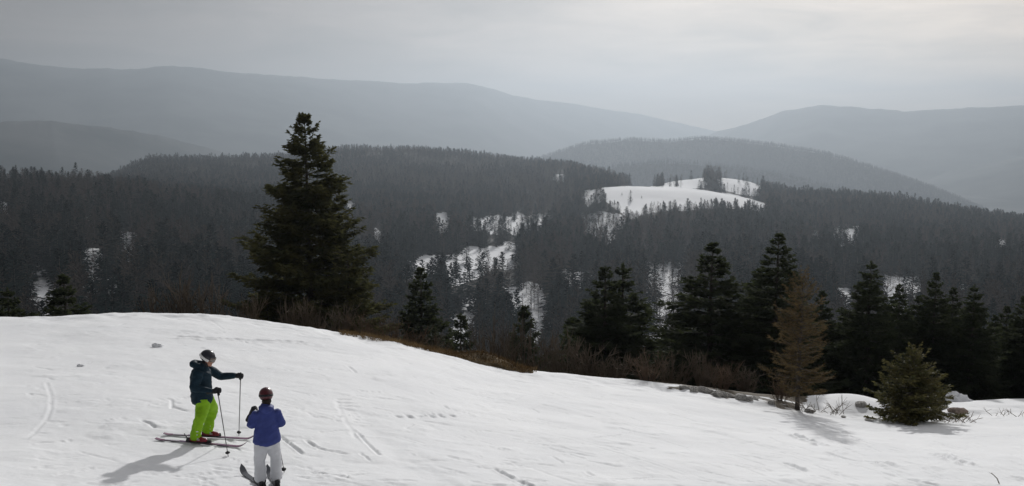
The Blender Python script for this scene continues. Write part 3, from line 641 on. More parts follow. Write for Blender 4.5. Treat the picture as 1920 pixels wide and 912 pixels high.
ROW = [(787, 58, 503, 0, .80, 'small dark spruce beyond the crest just right of the tall lone spruce'),
 (866, 75, 590, 1, .8, 'low dark spruce above the strip of brown grass'),
 (985, 72, 574, 3, .7, 'thin dark spruce between the brown grass and the twin spruces'),
 (1072, 70, 596, 2, .8, 'short dark spruce just left of the twin spruces'),
 (1133, 52, 500, 1, .95, 'left one of the twin spruces beyond the middle of the slope edge'),
 (1170, 55, 494, 4, .95, 'right one of the twin spruces beyond the middle of the slope edge'),
 (1262, 62, 590, 0, .9, 'low dark spruce filling the gap left of the broad spruce with the forked sides'),
 (1338, 50, 456, 2, 1.0, 'broad black spruce right of the twin spruces, second tallest of the row'),
 (1462, 49, 440, 0, .95, 'tallest dark spruce of the right hand row, behind the orange larch'),
 (1422, 56, 505, 3, .9, 'dark spruce squeezed between the broad black spruce and the tallest one'),
 (1541, 53, 545, 3, .85, 'short dark spruce just right of the orange larch'),
 (1582, 60, 590, 1, .9, 'low dark spruce between the orange larch and the pointed spruce'),
 (1635, 52, 490, 4, .85, 'pointed spruce with separate tiers above the young green fir'),
 (1686, 54, 533, 1, .8, 'dark spruce right of the pointed tiered spruce'),
 (1724, 56, 556, 2, .8, 'short dark spruce above the right side of the young green fir'),
 (1755, 55, 512, 0, .75, 'slim dark spruce third from the pointed tiered spruce'),
 (1787, 57, 540, 3, .8, 'slim dark spruce left of the broad spruce near the right edge'),
 (1826, 54, 534, 4, .85, 'broad dark spruce near the right edge of the photo'),
 (1866, 58, 592, 2, .9, 'low dark spruce near the right edge behind the bare twigs'),
 (1890, 60, 574, 1, .9, 'dark spruce second from the right edge'),
 (1922, 56, 556, 0, .95, 'dark spruce cut by the right edge of the photo'),
 (1965, 56, 560, 3, .95, 'dark spruce beyond the right edge'),
 (118, 60, 516, 2, .9, 'small dark spruce behind the crest near the left edge'),
 (12, 58, 540, 4, 1.0, 'dark spruce behind the crest cut by the left edge'),
 (-40, 60, 520, 1, .95, 'dark spruce beyond the left edge')]
WORD = ['left edge of the broad black spruce', 'gap right of the broad black spruce', 'gap left of the orange larch', 'gap right of the orange larch', 'left side of the pointed tiered spruce', 'right side of the pointed tiered spruce', 'top of the young green fir', 'slim pair of spruces', 'gap left of the broad spruce near the right edge', 'right edge of the photo']
for q, (u, v_) in enumerate(((1290, 640), (1385, 610), (1430, 600), (1560, 630), (1600, 610), (1662, 615), (1705, 620), (1770, 600), (1805, 612), (1905, 615))):
    ROW.append((u, 60 + q % 3 * 3, v_ - 12, q % 5, 1.15, 'low black back rank spruce, ' + WORD[q]))
for (u, r, vt_, k, sq, lab) in ROW: place(u, r, vt_, MED[k], 12, lab, GR if 1100 < u < 1930 else None, squash=sq * (1.42 if 1100 < u < 1500 else 1.34))
# orange larch and the young fir that stand at the very edge of the snow
LAR = tree_meshes('orange_larch', (M['bark'], M['larch']), seed=81, H=6, rad=1.15, nb=170, ntw=26, nsub=5, width=.018, twl=.45, subl=.22, shape=.34, low=.14, ragged=.60, larch=True, droop=.05, bend=.10)
P = hit(1497, 768); tp = at_r(1476, 512, math.hypot(P[0], P[1]))
o = put_tree(LAR, 'larch_tree', (P[0], P[1], P[2] - .1), (tp[2] - P[2]) / 6, 1.0, 'thin orange brown larch with a bare grey trunk at the edge of the snow', 'tree'); o.rotation_euler[1] = -.045
YF = tree_meshes('young_fir', (M['bark'], M['fir_green']), seed=91, H=3, rad=1.45, nb=170, ntw=32, nsub=6, width=.026, twl=.42, subl=.20, shape=.48, low=.02, ragged=.55, droop=.10, bend=.10, hang=.2)
P = hit(1708, 789.5) 
tp = at_r(1705, 655, math.hypot(P[0], P[1])); put_tree(YF, 'fir_tree', (P[0], P[1], P[2] - .12), (tp[2] - P[2]) / 3, 2.2, 'young bushy olive green fir on the snow in front of the dark spruces', 'tree')
P = hit(1752, 777); put_tree(YF, 'fir_tree', (P[0], P[1] + .5, P[2] - .12), .42, .4, 'low dark green fir sapling at the right foot of the young fir', 'tree')

# ------------------------------------------------------------------ bare shrubs
def shrub_mesh(name, seed, h, spread, n, m, thick=.011, lean=(0, 0)):
    g = np.random.default_rng(seed); mb = MB()
    for i in range(n):
        a = g.random() * 6.28; out = g.random() ** .7 * spread; hh = h * g.uniform(.55, 1.1)
        b0 = np.array([math.cos(a), math.sin(a), 0]) * out * .25; tip = np.array([math.cos(a) * out + lean[0], math.sin(a) * out + lean[1], hh])
        mid = b0 * .6 + tip * .4 + g.normal(0, .07 * h, 3); q = np.linspace(0, 1, 6)[:, None]
        P = b0 * (1 - q) ** 2 + 2 * mid * q * (1 - q) + tip * q ** 2; P[0, 2] = -.1
        mb.add(*tube(P, np.linspace(thick, thick * .25, 6), 3))
        for j in range(g.integers(3, 7)):
            k = g.integers(1, 5); d = unit((P[k + 1] - P[k]) + g.normal(0, .6, 3) * np.linalg.norm(P[k + 1] - P[k])); l = h * g.uniform(.15, .42)
            Q = np.stack([P[k], P[k] + d * l * .5 + g.normal(0, .03, 3), P[k] + d * l + np.array([0, 0, l * .2])])
            mb.add(*tube(Q, [thick * .55, thick * .4, thick * .15], 3))
            for _ in range(2):
                e = unit(d + g.normal(0, .5, 3)); l2 = l * .45; mb.add(*tube(np.stack([Q[1], Q[1] + e * l2]), [thick * .35, thick * .12], 3))
    return mb.mesh(name, m)
SH_R = [shrub_mesh('rusty_shrub', 200 + k, 1.0, .55, 28, M['twig_red'], .011) for k in range(2)]
SH_G = [shrub_mesh('grey_shrub', 220 + k, 1.0, .6, 26, M['twig_grey'], .018) for k in range(3)]
def shrub(u, v, r, hpx, mesh, wide, lab, nm='bare_shrub'):
    P0 = at_r(u, v, r); z0 = gz(P0[0], P0[1]); top = at_r(u, v - hpx, r)[2]; h = max(top - z0, .3)
    o = link(nm, mesh); o.location = (P0[0], P0[1], z0 - .05); wm = wide * r / FOC / 1.1; o.scale = (wm, wm, h); o.rotation_euler = (0, 0, random.random() * 6)
    tag(o, lab, 'shrub', None)
shrub(1213, 722, 37, 62, SH_R[0], 105, 'rust red bare shrub at the slope edge left of the broad black spruce')
shrub(1352, 742, 37.5, 66, SH_R[1], 80, 'brownish bare shrub behind the grey rocks')
shrub(1462, 762, 36.5, 60, SH_R[0], 60, 'rusty bare shrub at the left foot of the orange larch')
shrub(1322, 735, 40, 75, SH_G[1], 70, 'grey bare shrub rising behind the rocks left of the brownish shrub')
for k, (u, r, vt_, wd2, nm, lab) in enumerate([
 (588, 42, 560, 60, 1, 'pale bare shrub at the foot of the tall lone spruce'), (640, 41, 575, 60, 0, 'bare shrub right of the foot of the tall lone spruce'),
 (540, 43, 572, 55, 2, 'thin bare shrub left of the foot of the tall lone spruce'), (690, 40, 590, 80, 'r', 'brown bare shrub under the right branches of the tall lone spruce'),
 (735, 40, 595, 80, 'r', 'rust brown shrub on the crest between the tall spruce and the small one'), (775, 40, 618, 70, 'r', 'low rusty shrub below the small dark spruce'),
 (815, 42, 632, 60, 1, 'grey shrub right below the small dark spruce'), (340, 46, 525, 90, 0, 'tall grey bare shrub behind the crest left of the tall spruce'),
 (395, 45, 540, 80, 2, 'grey bare shrub behind the crest beside the tall spruce, left side'), (455, 44, 556, 70, 1, 'low grey shrub behind the crest at the left branches of the tall spruce'),
 (290, 47, 552, 70, 1, 'small grey shrub leftmost of those behind the crest'), (940, 46, 610, 80, 0, 'grey bare shrub behind the strip of brown grass'), (980, 44, 628, 80, 2, 'grey forked shrub at the right end of the brown grass'),
 (1020, 42, 632, 80, 1, 'grey bare shrub second to the right of the brown grass'), (1062, 41, 640, 90, 2, 'arching bare shrub below the short dark spruce'), (1102, 40, 650, 90, 0, 'arching bare shrub at the foot of the twin spruces'),
 (1150, 39, 664, 80, 1, 'brown grey shrub below the right twin spruce'), (1262, 40, 672, 70, 2, 'grey shrub right of the rust red shrub'), (1400, 40, 690, 60, 0, 'thin grey shrub left of the orange larch'),
 (900, 50, 615, 70, 1, 'thin grey shrub behind the brown grass')]):
    msh = SH_R[k % 2] if nm == 'r' else SH_G[nm]; P0 = at_r(u, vt_, r); z0 = gz(P0[0], P0[1]); o = link('bare_shrub', msh); o.location = (P0[0], P0[1], z0 - .05); wm = wd2 * r / FOC / 1.0; o.scale = (wm, wm, P0[2] - z0); o.rotation_euler = (0, 0, k * 1.7)
    tag(o, lab, 'shrub')
# twigs lying on or poking through the snow
def twigs(name, u0, u1, v, n, h, lab, m='twig_grey', flat=.3):
    g = np.random.default_rng(int(u0)); mb = MB(); C0 = hit((u0 + u1) / 2, v)
    for i in range(n):
        p = hit(g.uniform(u0, u1), v + g.uniform(-3, 3)) - C0; a = g.random() * 6.28; l = h * g.uniform(.5, 1.2)
        d = np.array([math.cos(a), math.sin(a), g.uniform(flat, flat + .8)]); d = d / np.linalg.norm(d)
        Q = np.stack([p - [0, 0, .05], p + d * l * .5 + g.normal(0, .05, 3), p + d * l]); mb.add(*tube(Q, [.012, .009, .003], 3))
        for _ in range(2): e = unit(d + g.normal(0, .5, 3)); mb.add(*tube(np.stack([Q[1], Q[1] + e * l * .45]), [.007, .003], 3))
    o = link(name, mb.mesh(name, M[m])); o.location = C0; tag(o, lab, 'twigs')
twigs('fallen_twigs', 1762, 1835, 791, 26, .5, 'flat pile of dead reddish twigs on the snow right of the young fir', 'twig_red', 0)
twigs('bare_twigs', 1862, 1925, 779, 12, .45, 'sparse bare twigs poking out of the snow at the right edge', 'twig_grey', .4)
twigs('bare_twigs', 1545, 1585, 776, 12, .8, 'bare twigs leaning over the left side of the snow mound', 'twig_grey', .3)
twigs('bare_twigs', 1500, 1545, 770, 16, .6, 'tangle of dark twigs at the right foot of the orange larch', 'twig_grey', .2)
P = hit(1876, 908); mb = MB(); mb.add(*tube(np.array([[0, 0, -.05], [-.06, .02, .1], [-.16, .05, .20]]), [.012, .010, .006], 4)); mb.add(*tube(np.array([[-.13, .04, .17], [-.18, .10, .19]]), [.006, .003], 3))
o = link('stick', mb.mesh('stick', M['twig_grey'])); o.location = P; tag(o, 'short thin stick poking out of the snow near the bottom right corner', 'stick')

# ------------------------------------------------------------------ rocks, clods, grass
def rock_mesh(name, seed, m, rough=.32):
    g = np.random.default_rng(seed); n, k = 13, 18; th = np.linspace(0, np.pi, n); ph = np.arange(k) * 2 * np.pi / k; T, Pp = np.meshgrid(th, ph, indexing='ij')
    D = np.stack([np.sin(T) * np.cos(Pp), np.sin(T) * np.sin(Pp), np.cos(T)], -1)
    rad = 1 + 0 * T
    for _ in range(11):      # cut facets
        nrm = unit(g.normal(0, 1, 3)); c = g.uniform(.55, .9); rad = np.minimum(rad, c / np.maximum(D @ nrm, .05))
    rad *= 1 + rough * .9 * fbm(D[..., 0] * 3 + seed, D[..., 1] * 3 + D[..., 2] * 2, 3); V = D * rad[..., None]
    I = np.arange(n * k).reshape(n, k); J = np.roll(I, -1, 1); return mesh_np(name, V.reshape(-1, 3), np.stack([I[:-1], I[1:], J[1:], J[:-1]], -1).reshape(-1, 4), m, False)
RK = [rock_mesh('rock', 300 + k, M['rock']) for k in range(4)]; RKP = rock_mesh('rock', 310, M['rock_pink'])
def rock(u, v, wpx, hpx, k, lab, grp=None, m=None, nm='rock', cat='rock'):
    P = hit(u, v)
    if grp: A0 = azr(u, v); r0 = crest(A0)[0] + (.1 if k % 2 else .45); P = np.array([r0 * math.sin(A0), r0 * math.cos(A0), gz(r0 * math.sin(A0), r0 * math.cos(A0))]); hpx *= 1.05
    s = math.hypot(*P[:2]) / FOC; o = link(nm, m or RK[k % 4]); o.location = (P[0], P[1] + .1, P[2] + hpx * s * .12); o.scale = (wpx * s * .62, wpx * s * .5, hpx * s * .58)
    o.rotation_euler = (0, 0, k * 1.3); tag(o, lab, cat, grp)
GRK = 'grey rocks along the snow edge'
for k, (u, v, wp, hp, lab) in enumerate([(1283, 738, 18, 9, 'leftmost grey rock of the row at the snow edge'), (1303, 740, 22, 13, 'second grey rock from the left at the snow edge'), (1325, 743, 24, 17, 'upright grey rock, tallest of the row at the snow edge'),
  (1348, 746, 22, 14, 'angular grey rock in the middle of the row at the snow edge'), (1368, 751, 20, 10, 'low grey rock right of the angular one'), (1392, 755, 30, 14, 'broad flat grey rock at the right end of the row'),
  (1418, 760, 18, 8, 'small flat rock left of the orange larch'), (1448, 765, 14, 7, 'small stone a step left of the larch trunk'), (1293, 743, 9, 5, 'little stone between the two leftmost rocks'), (1337, 749, 10, 5, 'little stone in front of the angular grey rock'), (1380, 758, 12, 6, 'little stone at the left end of the broad flat rock'), (1358, 742, 16, 12, 'pale rock behind the angular one'), (1313, 733, 18, 12, 'pale rock just behind the second grey rock'), (1405, 748, 20, 10, 'pale slab behind the broad flat rock')]): rock(u, v, wp, hp, k, lab, GRK)
rock(1521, 775, 16, 11, 2, 'dark stone at the right foot of the larch trunk')
rock(1618, 762, 30, 10, 1, 'dark boulder sticking out behind the snow mound')
rock(1797, 777, 30, 18, 0, 'pinkish boulder right of the young fir', m=RKP)
rock(1583, 784, 10, 4, 3, 'small flat stone on the front of the snow mound'); rock(1632, 791, 13, 4, 2, 'small dark stone on the snow between mound and young fir')
SL = rock_mesh('snow_clod', 320, M['snowlump'], .6)
rock(293, 652, 15, 9, 0, 'larger round clod of snow on the slope up left of the standing skiers', m=SL, nm='snow_clod', cat='snow clod')
rock(148, 689, 10, 5, 0, 'smaller clod of snow on the slope further left', m=SL, nm='snow_clod', cat='snow clod')
P = at_r(1800, 736, 45); zg = gz(P[0], P[1]); o = link('snow_heap', SL); o.location = (P[0], P[1], zg); o.scale = (.55, .4, max(P[2] - zg, .3)); tag(o, 'heap of snow in the dark under the spruces behind the pinkish boulder', 'snow heap')
def grass(name, pts, n, h, lab):
    g = np.random.default_rng(5); mb = []; B = []; 
    us = g.random(n); 
    uu = np.interp(us, np.linspace(0, 1, len(pts)), [p[0] for p in pts]); 
    azs = np.array([azr(u, 690) for u in uu]); rc, _ = crest(azs); r = rc + g.uniform(.2, 3.2, n) ; x = r * np.sin(azs); y = r * np.cos(azs); z = piste_z(x, y)
    B = np.stack([x, y, z - .02], -1); D = np.stack([g.normal(0, .5, n), g.normal(-.2, .5, n), g.uniform(.3, 1, n)], -1) * h * g.uniform(.5, 1.2, n)[:, None]; W = np.stack([g.normal(0, 1, n), g.normal(0, 1, n), 0 * x], -1) * .008
    V, F = rhombi(B, D, W, .3); o = link(name, mesh_np(name, V, F, M['grass'])); tag(o, lab, 'grass', kind='stuff')
grass('dry_grass', [(640, 0), (760, 0), (860, 0), (990, 0)], 9000, .26, 'dry brown grass on the bank just over the snow crest')
# bank of brown grass that rises a little above the edge
def bank():
    us = np.linspace(835, 1000, 60); n = 12; rows = []
    for u in us:
        vt_ = np.interp(u, [835, 870, 900, 930, 960, 1000], [668, 664, 663, 670, 684, 704]); A0 = azr(u, vt_); rc, zc = crest(A0)
        top = at_r(u, vt_, rc + 1.6)[2]; k = math.sin((u - 835) / 165 * math.pi) ** .4 if 835 < u < 1000 else 0
        for t in np.linspace(0, 1, n):
            r = rc - .1 + t * 4.5; x, y = r * math.sin(A0), r * math.cos(A0); zg = gz(x, y); bump_ = max(0, top - gz((rc + 1.6) * math.sin(A0), (rc + 1.6) * math.cos(A0))) * math.exp(-((t * 4.5 - 1.7) / 1.2) ** 2) * k
            rows.append((x, y, zg + bump_ + .03 + .05 * float(fbm(np.array([x * 3]), np.array([y * 3]), 3)[0]) - (.2 if t > .9 or t < .05 else 0)))
    V = np.array(rows); I = np.arange(len(V)).reshape(60, n); F = np.stack([I[:-1, :-1], I[1:, :-1], I[1:, 1:], I[:-1, 1:]], -1).reshape(-1, 4)[:, ::-1]
    o = link('grass_bank', mesh_np('grass_bank', V, F, M['bank'], True)); tag(o, 'bare brown earth and grass bank showing over the snow edge', kind='structure')
    g = np.random.default_rng(8); i = g.integers(0, len(V), 6500); B = V[i] + g.normal(0, .06, (6500, 3)) * [1, 1, .2]
    B = B[(B[:, 2] > -99)]; m = len(B); D = np.stack([g.normal(.1, .4, m), g.normal(-.3, .4, m), g.uniform(.2, .8, m)], -1) * .2; W = np.stack([g.normal(0, 1, m), g.normal(0, 1, m), np.zeros(m)], -1) * .008
    V2, F2 = rhombi(B, D, W, .3); o = link('grass_tuft', mesh_np('grass_tuft', V2, F2, M['grass'])); tag(o, 'matted tawny grass on the brown bank', 'grass', kind='stuff')
bank()

# ------------------------------------------------------------------ skiers
M['jacket_navy'] = mat('dark_teal_jacket', (.010, .027, .042), .7, .15, var=.15, scale=12, bump=.5, bscale=14, bdist=.015)
M['trouser_green'] = mat('lime_green_trousers', (.24, .47, .012), .65, .25, var=.08, scale=9, bump=.4, bscale=12, bdist=.012)
M['jacket_blue'] = mat('violet_blue_jacket', (.040, .058, .225), .65, .25, var=.12, scale=10, bump=.5, bscale=13, bdist=.015)
M['trouser_white'] = mat('white_trousers', (.66, .67, .70), .7, .25, var=.04, scale=9, bump=.4, bscale=12, bdist=.012)
M['black_cloth'] = mat('black_glove_leather', (.014, .014, .018), .6, .3, var=.2, scale=20)
M['helmet_dark'] = mat('dark_helmet_shell', (.018, .018, .028), .28, .5)
M['helmet_red'] = mat('maroon_helmet_shell', (.075, .006, .012), .3, .5)
M['strap_white'] = mat('white_goggle_strap', (.75, .75, .74), .6, .3)
M['lens'] = mat('goggle_lens', (.20, .17, .15), .1, .8)
M['skin'] = mat('skin', (.46, .24, .17), .55, .3, var=.06, scale=20)
M['boot_red'] = mat('red_ski_boot', (.19, .012, .025), .35, .5)
M['boot_black'] = mat('black_ski_boot', (.016, .016, .018), .35, .5)
M['buckle'] = mat('metal_buckle', (.6, .6, .62), .35, .5, metallic=.9)
M['ski_top'] = mat('purple_maroon_ski_topsheet', (.17, .022, .075), .3, .5, col2=(.11, .04, .12), scale=3)
M['ski_dark'] = mat('dark_grey_ski_topsheet', (.035, .038, .048), .35, .5, col2=(.10, .105, .12), scale=6)
M['ski_base'] = mat('ski_edge_and_base', (.05, .05, .055), .4, .5)
M['pale'] = mat('pale_ski_graphic', (.55, .53, .58), .4, .4)
M['pole'] = mat('grey_pole_shaft', (.16, .15, .16), .35, .5, metallic=.5)
M['plastic'] = mat('black_plastic', (.015, .015, .017), .5, .4)

def loft(P, ra, rb, side=(0, 1, 0), k=20, cap=True):
    """tube with elliptical rings: ra along 'side', rb across; rounded ends"""
    P = np.asarray(P, float); ra = np.asarray(ra, float); rb = np.asarray(rb, float)
    # resample smoothly
    n0 = len(P); tt = np.arange(n0); m = (n0 - 1) * 5 + 1; ts = np.linspace(0, n0 - 1, m)
    def cr(y):
        y = np.asarray(y, float); out = []
        for q in ts:
            i = min(int(q), n0 - 2); f = q - i; p0 = y[max(i - 1, 0)]; p1 = y[i]; p2 = y[i + 1]; p3 = y[min(i + 2, n0 - 1)]
            out.append(.5 * ((2 * p1) + (-p0 + p2) * f + (2 * p0 - 5 * p1 + 4 * p2 - p3) * f * f + (-p0 + 3 * p1 - 3 * p2 + p3) * f ** 3))
        return np.array(out)
    P, ra, rb = cr(P), cr(ra), cr(rb)
    T = unit(np.gradient(P, axis=0)); S = np.array(side, float); S = unit(S[None] - (T @ S)[:, None] * T); Q = np.cross(T, S)
    if cap:
        r0 = min(ra[0], rb[0]); r1 = min(ra[-1], rb[-1])
        pre = [(P[0] - T[0] * r0 * math.sin(a) * .6, math.cos(a)) for a in (1.45, 1.0, .5)]; post = [(P[-1] + T[-1] * r1 * math.sin(a) * .6, math.cos(a)) for a in (.5, 1.0, 1.45)]
        P = np.vstack([[p for p, _ in pre], P, [p for p, _ in post]]); ra = np.concatenate([[ra[0] * c for _, c in pre], ra, [ra[-1] * c for _, c in post]]); rb = np.concatenate([[rb[0] * c for _, c in pre], rb, [rb[-1] * c for _, c in post]])
        S = np.vstack([[S[0]] * 3, S, [S[-1]] * 3]); Q = np.vstack([[Q[0]] * 3, Q, [Q[-1]] * 3])
    a = np.arange(k) * 2 * np.pi / k
    V = P[:, None] + ra[:, None, None] * np.cos(a)[None, :, None] * S[:, None] + rb[:, None, None] * np.sin(a)[None, :, None] * Q[:, None]
    I = np.arange(len(P) * k).reshape(len(P), k); J = np.roll(I, -1, 1); F = [tuple(x) for x in np.stack([I[:-1], J[:-1], J[1:], I[1:]], -1).reshape(-1, 4)]
    F += [tuple(I[0][::-1]), tuple(I[-1])]
    return V.reshape(-1, 3), F
def ball(c, r, k=20, n=12):
    r = np.array(r if hasattr(r, '__len__') else (r, r, r), float); th = np.linspace(.08, np.pi - .08, n); a = np.arange(k) * 2 * np.pi / k
    V = np.array([[math.sin(t) * math.cos(x), math.sin(t) * math.sin(x), math.cos(t)] for t in th for x in a]) * r + c
    I = np.arange(n * k).reshape(n, k); J = np.roll(I, -1, 1); F = [tuple(x) for x in np.stack([I[:-1], I[1:], J[1:], J[:-1]], -1).reshape(-1, 4)]; F += [tuple(I[0]), tuple(I[-1][::-1])]
    return V, F
def blend(name, pieces, m, voxel, smooth=2, wrinkle=0, wscale=9, parent=None, seed=0):
    """fuse overlapping volumes into ONE continuous surface, then add cloth folds"""
    vs, fs, n = [], [], 0
    for V, F in pieces: vs += [tuple(v) for v in V]; fs += [tuple(i + n for i in f) for f in F]; n += len(V)
    me = bpy.data.meshes.new(name); me.from_pydata(vs, [], fs); me.update(); o = bpy.data.objects.new(name, me); COL.objects.link(o)
    md = o.modifiers.new('r', 'REMESH'); md.mode = 'VOXEL'; md.voxel_size = voxel; sm = o.modifiers.new('s', 'SMOOTH'); sm.iterations = smooth * 2; sm.factor = .5
    dg = bpy.context.evaluated_depsgraph_get(); res = bpy.data.meshes.new_from_object(o.evaluated_get(dg)); o.modifiers.clear(); o.data = res; bpy.data.meshes.remove(me); res.name = name
    if wrinkle:
        c = np.empty(len(res.vertices) * 3, np.float32); res.vertices.foreach_get('co', c); c = c.reshape(-1, 3); nn = np.empty_like(c); res.vertices.foreach_get('normal', nn.ravel()) if False else None
        nn = np.array([v.normal[:] for v in res.vertices]); d = fbm(c[:, 0] * wscale + c[:, 1] * wscale * .7 + seed, c[:, 2] * wscale * 1.8 + c[:, 1] * wscale, 3); d2 = 1 - np.abs(fbm(c[:, 0] * wscale * .6 + c[:, 2] * 5 + seed, c[:, 2] * wscale + c[:, 1] * 6, 2)) * 2
        c = c + nn * (d * wrinkle + d2 * wrinkle * .6)[:, None]; res.vertices.foreach_set('co', c.astype(np.float32).ravel()); res.update()
    res.materials.clear(); res.materials.append(m)
    for p in res.polygons: p.use_smooth = True
    if parent: o.parent = parent
    return o
def solid(name, V, F, m, parent, smooth=True):
    me = bpy.data.meshes.new(name); me.from_pydata([tuple(v) for v in V], [], F); me.materials.append(m); me.update()
    for p in me.polygons: p.use_smooth = smooth
    return link(name, me, parent)
def boxv(c, s, rz=0, taper=1.0):
    x, y, z = s; V = [(sx * x / 2 * (taper if sz > 0 else 1), sy * y / 2 * (taper if sz > 0 else 1), sz * z / 2) for sz in (-1, 1) for sy in (-1, 1) for sx in (-1, 1)]
    ca, sa = math.cos(rz), math.sin(rz); V = [(c[0] + ca * a - sa * b, c[1] + sa * a + ca * b, c[2] + d) for a, b, d in V]
    return np.array(V), [(0, 2, 3, 1), (4, 5, 7, 6), (0, 1, 5, 4), (2, 6, 7, 3), (0, 4, 6, 2), (1, 3, 7, 5)]
def glove(parent, c, fwd, side, m=None, s=1.0, thumb=1):
    """closed glove round a vertical pole: palm, four curled fingers, thumb"""
    c = np.array(c, float); f = unit(np.array(fwd, float)); sd = unit(np.array(side, float)); up = np.cross(f, sd); up = up if up[2] > 0 else -up
    ps = [loft([c - f * .07 * s, c - f * .02 * s, c + f * .025 * s], [.036 * s, .046 * s, .040 * s], [.030 * s, .026 * s, .022 * s], side=up, k=14)]
    for q in range(4):      # index on top, little finger lowest
        l = (.9, 1.0, .95, .78)[q]; z = up * (.033 - .022 * q) * s; b = c + f * .02 * s + z
        ps.append(loft([b, b + f * .035 * l * s + sd * .004, b + f * .045 * l * s - sd * .028 * thumb * s, b + f * .018 * s - sd * .044 * thumb * s], [.0115 * s, .0115 * s, .011 * s, .010 * s], [.0115 * s, .0115 * s, .011 * s, .010 * s], side=up, k=10))
    b = c - f * .02 * s + up * .03 * s
    ps.append(loft([b, b + f * .02 * s + up * .02 * s - sd * .022 * thumb * s, b + f * .05 * s + up * .012 * s - sd * .03 * thumb * s], [.014 * s, .013 * s, .011 * s], [.014 * s, .013 * s, .011 * s], side=up, k=10))
    ps.append(loft([c - f * .12 * s, c - f * .06 * s], [.045 * s, .040 * s], [.042 * s, .036 * s], side=up, k=14))
    return blend('glove', ps, m or M['black_cloth'], .006, 1, parent=parent)
def boot(parent, ankle, m, heading=0, s=1.0, cuff=.24, shin=None):
    x, y, z = ankle; h = np.array([math.cos(heading), math.sin(heading), 0]); sd = np.array([-h[1], h[0], 0]); a = np.array([x, y, 0.])
    sh = h * .04 if shin is None else np.array(shin)
    ps = [loft([a - h * .11 + [0, 0, .09], a + [0, 0, .095], a + h * .10 + [0, 0, .085], a + h * .18 + [0, 0, .075]], [.045, .052, .055, .045], [.05, .055, .045, .034], side=sd, k=16),
          loft([a - h * .02 + [0, 0, .08], a + sh * .3 + [0, 0, .18], a + sh + [0, 0, .10 + cuff]], [.058, .062, .072], [.075, .072, .080], side=sd, k=16)]
    o = blend('ski_boot', ps, m, .010, 1, parent=parent)
    solid('boot_sole', *boxv(tuple(a + h * .03 + [0, 0, .046]), (.31, .075, .022), heading), M['plastic'], o, False)
    for q, (zz_, ff) in enumerate(((.10, .11), (.125, .07), (.19, .055), (.25, .07))):
        solid('buckle', *boxv(tuple(a + h * ff * .6 - sd * .062 + [0, 0, zz_]), (.05, .014, .014), heading), M['buckle'], o, False)
    return o
def helmet(parent, c, r, m, tilt):
    """shell with ear pieces and rim, cut open at the face"""
    c = np.array(c, float); n, k = 18, 32; V = []; F = []; cols = []
    rot = Matrix.Rotation(tilt, 3, 'Y')
    for i in range(n + 1):
        for j in range(k):
            a = j * 2 * math.pi / k; front = max(0, math.cos(a)); lim = math.radians(118 - 34 * front ** .7 + (12 if abs(math.sin(a)) > .75 else 0)); t = .02 + (lim - .02) * i / n
            V.append(rot @ Vector((math.sin(t) * math.cos(a) * r * 1.12, math.sin(t) * math.sin(a) * r * .96, math.cos(t) * r * 1.02)) + Vector(c))
    for i in range(n):
        for j in range(k): F.append((i * k + j, (i + 1) * k + j, (i + 1) * k + (j + 1) % k, i * k + (j + 1) % k))
    F.append(tuple(range(k))); o = solid('helmet', V, F, m, parent); md = o.modifiers.new('t', 'SOLIDIFY'); md.thickness = .014; md.offset = -1
    # moulded vents
    for q in (-1, 0, 1):
        for xx in (-.35, .25):
            p = rot @ Vector((xx * r, q * r * .42, r * (.96 - abs(q) * .13 - abs(xx) * .10))) + Vector(c); v, f = ball(np.array(p), (.024, .008, .006), 10, 6); solid('vent', v, f, M['plastic'], o)
    return o
def strap_band(name, c, r, tilt, a0, a1, h, m, parent, off=1.02, z0=0.0):
    rot = Matrix.Rotation(tilt, 3, 'Y'); V = []; F = []; n = 24
    for i in range(n + 1):
        a = a0 + (a1 - a0) * i / n
        for zz_, oo in ((-h, off), (h, off), (h, off - .06), (-h, off - .06)): V.append(rot @ Vector((math.cos(a) * r * 1.12 * oo, math.sin(a) * r * .96 * oo, z0 + zz_ * (1.0))) + Vector(c))
    for i in range(n):
        b = i * 4
        for q in range(4): F.append((b + q, b + (q + 1) % 4, b + 4 + (q + 1) % 4, b + 4 + q))
    F += [(3, 2, 1, 0), (n * 4, n * 4 + 1, n * 4 + 2, n * 4 + 3)]
    return solid(name, V, F, m, parent)
